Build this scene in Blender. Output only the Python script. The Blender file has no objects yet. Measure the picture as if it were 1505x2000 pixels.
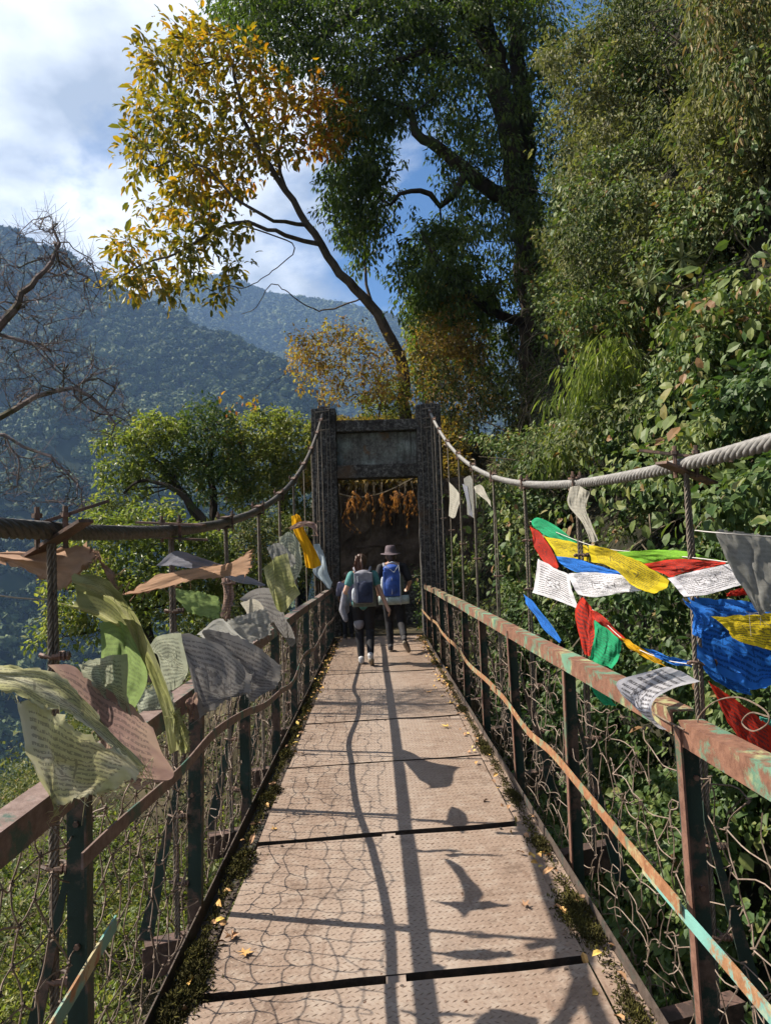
import bpy, bmesh, math
import numpy as np
from mathutils import Matrix, Vector

# ------------------------------------------------------------------ camera, light, exposure
sc = bpy.context.scene
COL = sc.collection
FPX = 1444.0                       # focal length in photograph pixels (1505 x 2000)
CAM = np.array([0.0, 0.0, 1.6])
YAW, PITCH, ROLL = math.radians(-0.96), math.radians(3.26), math.radians(1.9)
_f = np.array([math.sin(-YAW) * math.cos(PITCH), math.cos(YAW) * math.cos(PITCH), math.sin(PITCH)])
_r = np.array([_f[1], -_f[0], 0.0]); _r /= np.linalg.norm(_r)
_u = np.cross(_r, _f)
CR = _r * math.cos(ROLL) - _u * math.sin(ROLL)
CU = _u * math.cos(ROLL) + _r * math.sin(ROLL)
cd = bpy.data.cameras.new('camera')
cam = bpy.data.objects.new('camera', cd)
COL.objects.link(cam)
cam.matrix_world = Matrix(((CR[0], CU[0], -_f[0], CAM[0]), (CR[1], CU[1], -_f[1], CAM[1]),
                           (CR[2], CU[2], -_f[2], CAM[2]), (0, 0, 0, 1)))
cd.sensor_fit = 'VERTICAL'; cd.sensor_height = 24.0; cd.lens = 24.0 * FPX / 2000.0
cd.clip_start = 0.05; cd.clip_end = 9000.0
sc.camera = cam

SUN_EL, SUN_AZ = math.radians(45), math.radians(14)      # azimuth: forward of due left
SUN_DIR = np.array([-math.cos(SUN_EL) * math.cos(SUN_AZ), math.cos(SUN_EL) * math.sin(SUN_AZ), math.sin(SUN_EL)])
sd = bpy.data.lights.new('sun', 'SUN'); sd.energy = 5.0; sd.angle = math.radians(0.5); sd.color = (1.0, 0.91, 0.77)
so = bpy.data.objects.new('sun', sd); COL.objects.link(so)
so.rotation_euler = Vector(SUN_DIR).to_track_quat('Z', 'Y').to_euler()
so.location = (-20, 5, 30)

w = bpy.data.worlds.new('World'); sc.world = w; w.use_nodes = True
nt = w.node_tree; nt.nodes.clear()
def wn(t, **k):
    n = nt.nodes.new(t)
    for a, b in k.items(): setattr(n, a, b)
    return n
L = nt.links.new
out = wn('ShaderNodeOutputWorld')
sky = wn('ShaderNodeTexSky', sky_type='NISHITA', sun_disc=False, sun_elevation=SUN_EL,
         sun_rotation=math.atan2(SUN_DIR[0], SUN_DIR[1]), altitude=2000.0, air_density=1.0, dust_density=0.5, ozone_density=2.0)
hs = wn('ShaderNodeHueSaturation'); hs.inputs['Saturation'].default_value = 1.3; hs.inputs['Value'].default_value = 1.0
L(sky.outputs[0], hs.inputs['Color'])
bg1 = wn('ShaderNodeBackground'); bg1.inputs[1].default_value = 0.055; L(hs.outputs[0], bg1.inputs[0])
tc = wn('ShaderNodeTexCoord'); sx = wn('ShaderNodeSeparateXYZ'); L(tc.outputs['Generated'], sx.inputs[0])
def mth(op, a, b=None, clamp=False):
    n = wn('ShaderNodeMath', operation=op, use_clamp=clamp)
    for i, v in enumerate((a, b)):
        if v is None: continue
        if isinstance(v, (int, float)): n.inputs[i].default_value = v
        else: L(v, n.inputs[i])
    return n.outputs[0]
zz = mth('ADD', mth('MAXIMUM', sx.outputs[2], 0.0), 0.22)
cx = wn('ShaderNodeCombineXYZ'); L(mth('DIVIDE', sx.outputs[0], zz), cx.inputs[0]); L(mth('DIVIDE', sx.outputs[1], zz), cx.inputs[1])
mp = wn('ShaderNodeMapping'); mp.inputs['Location'].default_value = (5.5, 5.5, 1.0); L(cx.outputs[0], mp.inputs[0])
n1 = wn('ShaderNodeTexNoise'); n1.inputs['Scale'].default_value = 1.25; n1.inputs['Detail'].default_value = 9; n1.inputs['Roughness'].default_value = 0.60
n1.inputs['Distortion'].default_value = 0.25; L(mp.outputs[0], n1.inputs['Vector'])
cov = mth('ADD', n1.outputs['Fac'], mth('MULTIPLY', sx.outputs[0], -0.60))
r1 = wn('ShaderNodeValToRGB'); r1.color_ramp.elements[0].position = 0.515; r1.color_ramp.elements[1].position = 0.62; L(cov, r1.inputs[0])
n2 = wn('ShaderNodeTexNoise'); n2.inputs['Scale'].default_value = 2.2; n2.inputs['Detail'].default_value = 7; n2.inputs['Roughness'].default_value = 0.5
mp2 = wn('ShaderNodeMapping'); mp2.inputs['Location'].default_value = (1.1, 6.2, 2.0); L(cx.outputs[0], mp2.inputs[0]); L(mp2.outputs[0], n2.inputs['Vector'])
r2 = wn('ShaderNodeValToRGB'); r2.color_ramp.elements[0].position = 0.40; r2.color_ramp.elements[1].position = 0.54
r2.color_ramp.elements[0].color = (0.36, 0.41, 0.49, 1); r2.color_ramp.elements[1].color = (0.92, 0.95, 1.0, 1); L(n2.outputs['Fac'], r2.inputs[0])
bg2 = wn('ShaderNodeBackground'); bg2.inputs[1].default_value = 0.56; L(r2.outputs[0], bg2.inputs[0])
mx = wn('ShaderNodeMixShader'); L(mth('MULTIPLY', r1.outputs[0], mth('MULTIPLY', mth('ADD', sx.outputs[2], 0.01), 30.0, True)), mx.inputs[0]); L(bg1.outputs[0], mx.inputs[1]); L(bg2.outputs[0], mx.inputs[2])
L(mx.outputs[0], out.inputs[0])

sc.view_settings.view_transform = 'Standard'; sc.view_settings.look = 'None'
sc.view_settings.exposure = 1.22; sc.view_settings.gamma = 1.0; sc.view_settings.use_curve_mapping = False
sc.cycles.max_bounces = 6; sc.cycles.diffuse_bounces = 3; sc.cycles.glossy_bounces = 2; sc.cycles.transmission_bounces = 4
sc.cycles.volume_bounces = 1; sc.cycles.transparent_max_bounces = 8; sc.cycles.use_denoising = True
sc.cycles.caustics_reflective = False; sc.cycles.caustics_refractive = False

# ------------------------------------------------------------------ helpers
rng = np.random.default_rng(11)
def A(*v): return np.array(v, float)
def nrm(v): return v / (np.linalg.norm(v, axis=-1, keepdims=True) + 1e-12)
def ray(px, py):
    return CR * (px - 752.5) / FPX + CU * (1000.0 - py) / FPX + _f
def at_y(px, py, y):
    r = ray(px, py); return CAM + r * (y / r[1])
def at_x(px, py, x):
    r = ray(px, py); return CAM + r * (x / r[0])

def _hash(ix, iy, iz, seed):
    h = (ix * 374761393 + iy * 668265263 + iz * 2147483647 + seed * 974634777) & 0xFFFFFFFF
    h = ((h ^ (h >> 13)) * 1274126177) & 0xFFFFFFFF
    return ((h ^ (h >> 16)) & 0xFFFFFF) / float(0xFFFFFF)
def vnoise(p, seed=0):
    p = np.asarray(p, float); i = np.floor(p).astype(np.int64); f = p - i; f = f * f * (3 - 2 * f)
    r = 0
    for dx in (0, 1):
        for dy in (0, 1):
            for dz in (0, 1):
                wgt = (f[..., 0] if dx else 1 - f[..., 0]) * (f[..., 1] if dy else 1 - f[..., 1]) * (f[..., 2] if dz else 1 - f[..., 2])
                r = r + wgt * _hash(i[..., 0] + dx, i[..., 1] + dy, i[..., 2] + dz, seed)
    return r
def fbm(p, seed=0, o=4):
    p = np.asarray(p, float); s = 0; a = 0.5; t = 0
    for k in range(o):
        s = s + a * vnoise(p * 2 ** k, seed + k); t += a; a *= 0.5
    return s / t            # 0..1

class MB:
    """collects vertices, tris and quads for ONE mesh object"""
    def __init__(s): s.V = []; s.T = []; s.Q = []; s.n = 0; s.R = []; s.TM = []; s.QM = []
    def add(s, V, T=None, Q=None, rnd=None, m=0):
        V = np.asarray(V, float).reshape(-1, 3); s.V.append(V)
        s.R.append(np.full(len(V), 0.5) if rnd is None else np.broadcast_to(np.asarray(rnd, float), (len(V),)))
        if T is not None and len(T): T = np.asarray(T, np.int64).reshape(-1, 3); s.T.append(T + s.n); s.TM.append(np.full(len(T), m))
        if Q is not None and len(Q): Q = np.asarray(Q, np.int64).reshape(-1, 4); s.Q.append(Q + s.n); s.QM.append(np.full(len(Q), m))
        s.n += len(V); return s
    def box(s, c, size, R=None, m=0, jit=0):
        c = np.asarray(c, float); h = np.asarray(size, float) / 2
        v = np.array([[x, y, z] for x in (-1, 1) for y in (-1, 1) for z in (-1, 1)], float) * h
        if jit: v += rng.normal(0, jit, v.shape)
        if R is not None: v = v @ np.asarray(R).T
        return s.add(v + c, Q=[[0, 1, 3, 2], [4, 6, 7, 5], [0, 4, 5, 1], [2, 3, 7, 6], [0, 2, 6, 4], [1, 5, 7, 3]], m=m)
    def bar(s, a, b, wx, wy, up=(0, 0, 1), m=0):
        """rectangular bar from a to b: wx across, wy along up"""
        a = np.asarray(a, float); b = np.asarray(b, float); d = nrm(b - a); x = nrm(np.cross(d, np.asarray(up, float))); y = np.cross(x, d)
        v = []
        for p in (a, b):
            for sx_, sy_ in ((-1, -1), (1, -1), (1, 1), (-1, 1)): v.append(p + x * sx_ * wx / 2 + y * sy_ * wy / 2)
        return s.add(v, Q=[[0, 3, 2, 1], [4, 5, 6, 7], [0, 1, 5, 4], [1, 2, 6, 5], [2, 3, 7, 6], [3, 0, 4, 7]], m=m)
    def tube(s, P, r, sides=6, cap=True, rnd=None, m=0):
        P = np.asarray(P, float); n = len(P); r = np.broadcast_to(np.asarray(r, float), (n,))
        T = np.gradient(P, axis=0); T = nrm(T)
        ref = A(0, 0, 1) if abs(T[0][2]) < 0.9 else A(1, 0, 0)
        x = nrm(np.cross(T[0], ref)); X = np.zeros((n, 3))
        for i in range(n):
            x = x - T[i] * np.dot(x, T[i]); x = x / (np.linalg.norm(x) + 1e-9); X[i] = x
        Y = np.cross(T, X); a = np.arange(sides) * 2 * math.pi / sides
        V = P[:, None, :] + r[:, None, None] * (np.cos(a)[None, :, None] * X[:, None, :] + np.sin(a)[None, :, None] * Y[:, None, :])
        i, j = np.meshgrid(np.arange(n - 1), np.arange(sides), indexing='ij'); i = i.ravel(); j = j.ravel(); k = (j + 1) % sides
        Q = np.stack([i * sides + j, i * sides + k, (i + 1) * sides + k, (i + 1) * sides + j], 1)
        V = V.reshape(-1, 3); Tt = []
        if cap:
            V = np.vstack([V, P[:1], P[-1:]]); c0 = n * sides; c1 = c0 + 1
            for q in range(sides):
                Tt.append([c0, (q + 1) % sides, q]); Tt.append([c1, (n - 1) * sides + q, (n - 1) * sides + (q + 1) % sides])
        return s.add(V, T=Tt if Tt else None, Q=Q, rnd=rnd, m=m)
    def sweep(s, prof, P, m=0, side=(1, 0, 0), up=(0, 0, 1)):
        """closed 2-D profile (x along side, y along up) moved along points P without turning"""
        P = np.asarray(P, float); prof = np.asarray(prof, float); k = len(prof); n = len(P)
        V = P[:, None, :] + prof[None, :, :1] * np.asarray(side, float) + prof[None, :, 1:] * np.asarray(up, float)
        i, j = np.meshgrid(np.arange(n - 1), np.arange(k), indexing='ij'); i = i.ravel(); j = j.ravel(); jj = (j + 1) % k
        Q = np.stack([i * k + j, i * k + jj, (i + 1) * k + jj, (i + 1) * k + j], 1)
        s.add(V.reshape(-1, 3), Q=Q, m=m)
        # end caps for an L profile (6 points): two quads each
        base = s.n - n * k
        if k == 6: caps = [[0, 1, 2, 3], [0, 3, 4, 5]]
        else: caps = [[0, 1, 2, 3]]
        for c in caps:
            s.Q.append(np.array([c[::-1]]) + base); s.QM.append(np.array([m])); s.Q.append(np.array([c]) + base + (n - 1) * k); s.QM.append(np.array([m]))
        return s
    def grid(s, G, rnd=None, m=0):
        G = np.asarray(G, float); a, b = G.shape[:2]
        i, j = np.meshgrid(np.arange(a - 1), np.arange(b - 1), indexing='ij'); i = i.ravel(); j = j.ravel()
        Q = np.stack([i * b + j, (i + 1) * b + j, (i + 1) * b + j + 1, i * b + j + 1], 1)
        return s.add(G.reshape(-1, 3), Q=Q, rnd=rnd, m=m)
    def mesh(s, name, mats, origin=(0, 0, 0), smooth=False):
        V = np.vstack(s.V) - np.asarray(origin, float); R = np.concatenate(s.R)
        T = np.vstack(s.T) if s.T else np.zeros((0, 3), np.int64); Q = np.vstack(s.Q) if s.Q else np.zeros((0, 4), np.int64)
        me = bpy.data.meshes.new(name); me.vertices.add(len(V)); me.vertices.foreach_set('co', V.ravel().astype(np.float32))
        nl = T.size + Q.size; me.loops.add(nl); me.loops.foreach_set('vertex_index', np.concatenate([T.ravel(), Q.ravel()]).astype(np.int32))
        st = np.concatenate([np.arange(len(T)) * 3, T.size + np.arange(len(Q)) * 4]).astype(np.int32)
        me.polygons.add(len(st)); me.polygons.foreach_set('loop_start', st)
        try: me.polygons.foreach_set('loop_total', np.concatenate([np.full(len(T), 3), np.full(len(Q), 4)]).astype(np.int32))
        except Exception: pass
        mi = np.concatenate(s.TM + s.QM) if (s.TM or s.QM) else np.zeros(0)
        me.polygons.foreach_set('material_index', mi.astype(np.int32))
        me.polygons.foreach_set('use_smooth', np.full(len(st), bool(smooth)))
        at = me.attributes.new('rnd', 'FLOAT', 'POINT'); at.data.foreach_set('value', R.astype(np.float32))
        for m_ in (mats if isinstance(mats, (list, tuple)) else [mats]): me.materials.append(m_)
        me.update(calc_edges=True); return me
    def obj(s, name, mats, parent=None, origin=None, smooth=False, loc=None, **props):
        """one object; vertices are given in world space. With a parent they are stored relative to the parent's location"""
        if origin is None: origin = np.array(parent['_w']) if parent is not None else A(0, 0, 0)
        me = s.mesh(name, mats, origin, smooth); o = bpy.data.objects.new(name, me); COL.objects.link(o)
        if parent is not None:
            o.parent = parent; o.location = tuple(np.asarray(origin) - np.array(parent['_w']))
        else: o.location = tuple(origin)
        o['_w'] = [float(q) for q in origin]
        for k, v in props.items(): o[k] = v
        return o
def thing(name, label, cat, loc, group=None):
    o = bpy.data.objects.new(name, None); COL.objects.link(o); o.empty_display_size = 0.2
    o.location = tuple(loc); o['_w'] = [float(q) for q in loc]; o['label'] = label; o['category'] = cat
    if group: o['group'] = group
    return o
def piece(name, me, parent, loc, rot=(0, 0, 0), scale=(1, 1, 1), **props):
    """a part that shares mesh data; loc is in world space"""
    o = bpy.data.objects.new(name, me); COL.objects.link(o); o.parent = parent
    o.location = tuple(np.asarray(loc, float) - np.array(parent['_w'])); o.rotation_euler = rot; o.scale = scale
    o['_w'] = [float(q) for q in loc]
    for k, v in props.items(): o[k] = v
    return o
def tag(o, label, cat, group=None):
    o['label'] = label; o['category'] = cat
    if group: o['group'] = group
    return o

# ------------------------------------------------------------------ materials
class NM:
    def __init__(s, name):
        s.m = bpy.data.materials.new(name); s.m.use_nodes = True; s.t = s.m.node_tree; s.t.nodes.clear()
        s.o = s.n('ShaderNodeOutputMaterial'); s.p = s.n('ShaderNodeBsdfPrincipled'); s.l(s.p.outputs[0], s.o.inputs[0])
    def n(s, t, **k):
        x = s.t.nodes.new(t)
        for a, b in k.items(): setattr(x, a, b)
        return x
    def l(s, a, b): s.t.links.new(a, b)
    def pos(s, obj=False):
        if obj: return s.n('ShaderNodeTexCoord').outputs['Object']
        return s.n('ShaderNodeNewGeometry').outputs['Position']
    def noise(s, scale, detail=5, rough=0.55, vec=None, stretch=None, dist=0.0):
        x = s.n('ShaderNodeTexNoise'); x.inputs['Scale'].default_value = scale; x.inputs['Detail'].default_value = detail
        x.inputs['Roughness'].default_value = rough; x.inputs['Distortion'].default_value = dist
        v = vec if vec is not None else s.pos()
        if stretch:
            mp_ = s.n('ShaderNodeMapping'); mp_.inputs['Scale'].default_value = stretch; s.l(v, mp_.inputs[0]); v = mp_.outputs[0]
        s.l(v, x.inputs['Vector']); return x.outputs['Fac']
    def ramp(s, fac, stops):
        r = s.n('ShaderNodeValToRGB'); e = r.color_ramp.elements
        while len(e) < len(stops): e.new(0.5)
        for q, (p, c) in zip(e, stops):
            q.position = p; q.color = (*c, 1) if len(c) == 3 else c
        s.l(fac, r.inputs[0]); return r.outputs[0]
    def mask(s, fac, a, b): return s.ramp(fac, [(a, (0, 0, 0)), (b, (1, 1, 1))])
    def mix(s, f, a, b, mode='MIX'):
        x = s.n('ShaderNodeMix', data_type='RGBA', blend_type=mode)
        for i, v in ((0, f), (6, a), (7, b)):
            if isinstance(v, (int, float)): x.inputs[i].default_value = v
            elif isinstance(v, tuple): x.inputs[i].default_value = (*v, 1) if len(v) == 3 else v
            else: s.l(v, x.inputs[i])
        return x.outputs[2]
    def math(s, op, a, b=None, clamp=False):
        x = s.n('ShaderNodeMath', operation=op, use_clamp=clamp)
        for i, v in enumerate((a, b)):
            if v is None: continue
            if isinstance(v, (int, float)): x.inputs[i].default_value = v
            else: s.l(v, x.inputs[i])
        return x.outputs[0]
    def bump(s, h, strength=0.5, dist=0.01):
        b = s.n('ShaderNodeBump'); b.inputs['Strength'].default_value = strength; b.inputs['Distance'].default_value = dist
        s.l(h, b.inputs['Height']); s.l(b.outputs[0], s.p.inputs['Normal']); return s
    def set(s, base=None, rough=None, metal=None, spec=None):
        for k, v in (('Base Color', base), ('Roughness', rough), ('Metallic', metal), ('Specular IOR Level', spec)):
            if v is None: continue
            if isinstance(v, (int, float)): s.p.inputs[k].default_value = v
            elif isinstance(v, tuple): s.p.inputs[k].default_value = (*v, 1)
            else: s.l(v, s.p.inputs[k])
        return s

def leaf_mat(name, stops, transl=0.35, rough=0.45, spec=0.35, tint=(1.15, 1.25, 0.6), back=None):
    k = NM(name); at = k.n('ShaderNodeAttribute', attribute_name='rnd').outputs['Fac']
    c = k.ramp(at, stops)
    k.set(base=c, rough=rough, spec=spec)
    tr = k.n('ShaderNodeBsdfTranslucent'); k.l(k.mix(1.0, c, tint, 'MULTIPLY'), tr.inputs[0])
    m = k.n('ShaderNodeMixShader'); m.inputs[0].default_value = transl
    k.l(k.p.outputs[0], m.inputs[1]); k.l(tr.outputs[0], m.inputs[2]); k.l(m.outputs[0], k.o.inputs[0])
    return k.m

def leaf_geo(P, D, N, Ln, Wd, rnd, fold=0.25, curl=0.15, kind=2):
    n = len(P); D = nrm(D); S = nrm(np.cross(D, N)); N = np.cross(S, D)
    Ln = np.broadcast_to(Ln, (n,))[:, None]; Wd = np.broadcast_to(Wd, (n,))[:, None]
    if kind == 2:
        V = np.stack([P, P + .42 * Ln * D + .5 * Wd * S + fold * Wd * .5 * N, P + Ln * D - curl * Ln * N, P + .42 * Ln * D - .5 * Wd * S + fold * Wd * .5 * N], 1)
        F = np.array([[0, 1, 2], [0, 2, 3]])
    elif kind == 4:      # heart / ovate: 6 vertices, 4 triangles
        V = np.stack([P, P + .2 * Ln * D + .46 * Wd * S + fold * Wd * .4 * N, P + .62 * Ln * D + .36 * Wd * S + fold * Wd * .3 * N,
                      P + Ln * D - curl * Ln * N, P + .62 * Ln * D - .36 * Wd * S + fold * Wd * .3 * N, P + .2 * Ln * D - .46 * Wd * S + fold * Wd * .4 * N], 1)
        F = np.array([[0, 1, 2], [0, 2, 3], [0, 3, 4], [0, 4, 5]])
    else:                # long oval with mid rib: 7 vertices, 6 triangles
        V = np.stack([P, P + .5 * Ln * D - .1 * curl * Ln * N, P + Ln * D - curl * Ln * N,
                      P + .28 * Ln * D + .42 * Wd * S + fold * Wd * .4 * N, P + .68 * Ln * D + .46 * Wd * S + fold * Wd * .4 * N - .3 * curl * Ln * N,
                      P + .28 * Ln * D - .42 * Wd * S + fold * Wd * .4 * N, P + .68 * Ln * D - .46 * Wd * S + fold * Wd * .4 * N - .3 * curl * Ln * N], 1)
        F = np.array([[0, 3, 1], [3, 4, 1], [4, 2, 1], [0, 1, 5], [5, 1, 6], [6, 1, 2]])
    k = V.shape[1]; T = (F[None] + (np.arange(n) * k)[:, None, None]).reshape(-1, 3)
    return V.reshape(-1, 3), T, np.repeat(rnd, k)

def sprig_leaves(C, D0, nl, spread, Ln, asp, droop=0.3, rbase=None, face=None, kind=2, fold=.25, rv=.16, lv=.3, curl=.15, g=rng):
    """nl leaves round each sprig centre C (m,3) whose twig points along D0"""
    m = len(C); idx = np.repeat(np.arange(m), nl); n = len(idx)
    D = nrm(D0)[idx]; t = g.random(n)[:, None]
    R = nrm(g.normal(size=(n, 3)))
    P = C[idx] + D * spread * (t - .3) + R * spread * .45
    dd = nrm(D * .6 + R * .9 + A(0, 0, -1) * droop)
    nn = (nrm(face)[idx] if face is not None else A(0, 0, 1)) + g.normal(size=(n, 3)) * .45 + A(0, 0, .35)
    l = Ln * (1 + lv * g.normal(size=n)).clip(.45, 1.7)
    rb = (rbase if rbase is not None else g.random(m))[idx] + rv * g.normal(size=n)
    return leaf_geo(P, dd, nn, l, l * asp, rb.clip(0, 1), fold=fold, kind=kind, curl=curl)

# branching: explicit limbs, then every attractor is joined to the nearest node
class Skel:
    def __init__(s): s.P = []; s.par = []; s.fixed = {}
    def line(s, pts, start=None, step=0.35, wob=0.03):
        """adds a polyline (list of points); start = index of the node it leaves from"""
        pts = [np.asarray(p, float) for p in pts]; last = start
        if last is None: s.P.append(pts[0]); s.par.append(-1); last = len(s.P) - 1; rest = pts[1:]; a = pts[0]
        else: rest = pts; a = s.P[last]
        ids = [last]
        ctrl = [a] + rest
        C = catmull(np.array(ctrl), max(2, int(sum(np.linalg.norm(ctrl[i + 1] - ctrl[i]) for i in range(len(ctrl) - 1)) / step)))
        for q in C[1:]:
            s.P.append(q + rng.normal(0, wob, 3)); s.par.append(last); last = len(s.P) - 1; ids.append(last)
        return ids
    def near(s, p):
        P = np.array(s.P); return int(np.argmin(np.linalg.norm(P - np.asarray(p, float), axis=1)))
    def attract(s, pts, step=0.3, wob=0.05, sag=0.12, back=0.6, nofrom=0):
        P0 = np.array(s.P); d = np.array([np.min(np.linalg.norm(P0[nofrom:] - p, axis=1)) for p in pts]); tips = []
        depth = [0] * len(s.P)
        for i in range(len(s.P)): depth[i] = 0 if s.par[i] < 0 else depth[s.par[i]] + 1
        arr = np.zeros((len(s.P) + len(pts) * 30, 3)); arr[:len(s.P)] = P0; n = len(s.P)
        for p in np.array(pts)[np.argsort(d)]:
            dd = np.linalg.norm(arr[nofrom:n] - p, axis=1); j = int(np.argmin(dd)) + nofrom
            # leave from a little further down the branch: natural acute angle
            hops = int(back * dd[j - nofrom] / step)
            for _ in range(hops):
                if s.par[j] >= nofrom: j = s.par[j]
            a = arr[j]; dist = np.linalg.norm(p - a); k = max(1, min(25, int(dist / step)))
            mid = (a + p) / 2 + A(0, 0, sag * dist) + rng.normal(0, .1 * dist, 3); last = j
            for q in range(1, k + 1):
                t = q / k; pt = (1 - t) ** 2 * a + 2 * t * (1 - t) * mid + t * t * p + (rng.normal(0, wob, 3) if q < k else 0)
                s.P.append(pt); s.par.append(last); arr[n] = pt; last = n; n += 1
            tips.append(last)
        return tips
    def radii(s, tip=0.006, e=2.3, rmax=9):
        n = len(s.P); acc = np.zeros(n); r = np.zeros(n)
        for i in range(n - 1, -1, -1):
            r[i] = max(tip, acc[i] ** (1 / e)) if acc[i] > 0 else tip
            r[i] = min(r[i], rmax)
            if s.par[i] >= 0: acc[s.par[i]] += r[i] ** e
        return r
    def build(s, mb, tip=0.006, e=2.3, scale=1.0, sides=6, rmax=9, minr=0.0, floor=None):
        r = s.radii(tip, e, rmax) * scale
        if floor:
            for ids, r0, r1 in floor:
                for k, i in enumerate(ids): r[i] = max(r[i], r0 + (r1 - r0) * k / max(1, len(ids) - 1))
        ch = {}
        for i, p in enumerate(s.par): ch.setdefault(p, []).append(i)
        stack = [(i, None) for i in ch.get(-1, [])]
        while stack:
            i, pa = stack.pop(); pts = []; rr = []
            if pa is not None: pts.append(s.P[pa]); rr.append(min(r[pa], r[i] * 1.15))
            cur = i
            while True:
                pts.append(s.P[cur]); rr.append(r[cur]); c = ch.get(cur, [])
                if not c: break
                c = sorted(c, key=lambda q: -r[q])
                for o in c[1:]: stack.append((o, cur))
                cur = c[0]
            if len(pts) >= 2 and max(rr) > minr:
                rr[-1] *= .5; mx_ = max(rr)
                mb.tube(np.array(pts), np.array(rr), sides=(max(5, sides) if mx_ > .05 else 4 if mx_ > .015 else 3), cap=False)

def catmull(C, n):
    C = np.asarray(C, float); k = len(C)
    if k == 2: t = np.linspace(0, 1, n + 1)[(slice(None),) + (None,) * (C.ndim - 1)]; return C[0] * (1 - t) + C[1] * t
    Q = np.concatenate([(2 * C[0] - C[1])[None], C, (2 * C[-1] - C[-2])[None]]); u = np.linspace(0, k - 1, n + 1); i = np.minimum(u.astype(int), k - 2); t = (u - i)
    sh = (slice(None),) + (None,) * (C.ndim - 1); t = t[sh]
    a, b, c, d = Q[i], Q[i + 1], Q[i + 2], Q[i + 3]
    return .5 * (2 * b + (c - a) * t + (2 * a - 5 * b + 4 * c - d) * t * t + (3 * b - a - 3 * c + d) * t ** 3)
def in_poly(x, y, poly):
    c = np.zeros(len(x), bool); n = len(poly)
    for i in range(n):
        x0, y0 = poly[i]; x1, y1 = poly[(i + 1) % n]
        if y0 == y1: continue
        c ^= ((y0 > y) != (y1 > y)) & (x < (x1 - x0) * (y - y0) / (y1 - y0) + x0)
    return c
def sample_poly(poly, n, y0, y1, holes=()):
    poly = np.array(poly, float); lo = poly.min(0); hi = poly.max(0); R = []
    while len(R) < n:
        q = rng.random((4 * n, 2)) * (hi - lo) + lo; ok = in_poly(q[:, 0], q[:, 1], poly)
        for h in holes: ok &= ~in_poly(q[:, 0], q[:, 1], np.array(h, float))
        R += list(q[ok])
    R = R[:n]; d = y0 + (y1 - y0) * rng.random(n)
    return np.array([at_y(R[i][0], R[i][1], d[i]) for i in range(n)])
def rotz(a): c, s_ = math.cos(a), math.sin(a); return np.array([[c, -s_, 0], [s_, c, 0], [0, 0, 1]])
def roty(a): c, s_ = math.cos(a), math.sin(a); return np.array([[c, 0, s_], [0, 1, 0], [-s_, 0, c]])
def rotx(a): c, s_ = math.cos(a), math.sin(a); return np.array([[1, 0, 0], [0, c, -s_], [0, s_, c]])
def sstep(a, b, x): t = np.clip((x - a) / (b - a), 0, 1); return t * t * (3 - 2 * t)
# ------------------------------------------------------------------ mountains and haze
def forest_floor_mat(name, c0, c1, scale):
    k = NM(name); k.set(base=k.ramp(k.noise(scale, 6), [(.3, c0), (.7, c1)]), rough=.95, spec=.1); return k.m
m_hill = forest_floor_mat('forest_floor', (.012, .022, .010), (.03, .045, .02), .02)
def crown_mat(name, stops):
    k = NM(name); at = k.n('ShaderNodeAttribute', attribute_name='rnd').outputs['Fac']
    c = k.ramp(at, stops); v = k.noise(.35, 5, .7); c = k.mix(k.mask(v, .42, .58), k.mix(.75, c, (.3, .35, .3), 'MULTIPLY'), c)
    k.set(base=c, rough=.8, spec=.15); return k.m
m_crown = crown_mat('far_tree_crowns', [(0, (.035, .058, .024)), (.5, (.095, .13, .05)), (.85, (.16, .19, .075)), (1, (.21, .17, .10))])

def ico(level=1):
    bm = bmesh.new(); bmesh.ops.create_icosphere(bm, subdivisions=level, radius=1.0)
    V = np.array([v.co[:] for v in bm.verts]); F = np.array([[v.index for v in f.verts] for f in bm.faces]); bm.free(); return V, F
def mountain(name, av, ev, D0, D1, Z0, na, ntt, seed, rough):
    a = np.linspace(av[0], av[-1], na); t = np.linspace(0, 1.25, ntt); Aa, Tt = np.meshgrid(a, t, indexing='ij')
    e = np.interp(Aa, av, ev); d1 = np.interp(Aa, av, D1); D = D0 + (d1 - D0) * Tt
    zr = 1.6 + d1 * e
    Z = np.where(Tt <= 1, Z0 + (zr - Z0) * Tt ** 1.1, zr - (Tt - 1) * (zr - Z0) * .8)
    P = np.stack([Aa * D, D, Z], -1); q = P.copy(); q[..., 2] = 0
    env = np.clip(np.minimum(Tt, 1) * (1.0 - np.minimum(Tt, 1)) * 4, 0, 1) * (1 - .0 * Tt)
    g = np.abs(fbm(q / rough, seed, 5) - .5) * 2
    P[..., 2] += env * (g - .35) * rough * .55
    P[..., 2] += (fbm(q / (rough * .15), seed + 9, 3) - .5) * rough * .06
    return P
near_av = [-1.6, -.9, -.49, -.42, -.355, -.28, -.219, -.16, -.116, -.056, 0, .1, .5]
near_ev = [.52, .50, .462, .43, .388, .345, .314, .288, .262, .205, .13, .05, -.02]
near_D1 = [1100, 1050, 980, 960, 930, 900, 860, 830, 800, 760, 720, 700, 700]
PN = mountain('near', near_av, near_ev, 240, near_D1, -150, 260, 120, 3, 170)
MB().grid(PN).obj('mountain_slope', m_hill, smooth=True, kind='structure')
far_av = [-1.6, -.8, -.33, -.266, -.23, -.196, -.15, -.107, -.06, -.01, .02, .05, .12, .3, 1.2]
far_ev = [.28, .30, .355, .371, .388, .390, .368, .357, .350, .340, .333, .322, .31, .30, .26]
PF = mountain('far', far_av, far_ev, 800, [1900] * len(far_av), -60, 240, 70, 21, 420)
MB().grid(PF).obj('mountain_ridge', m_hill, smooth=True, kind='structure')

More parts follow.
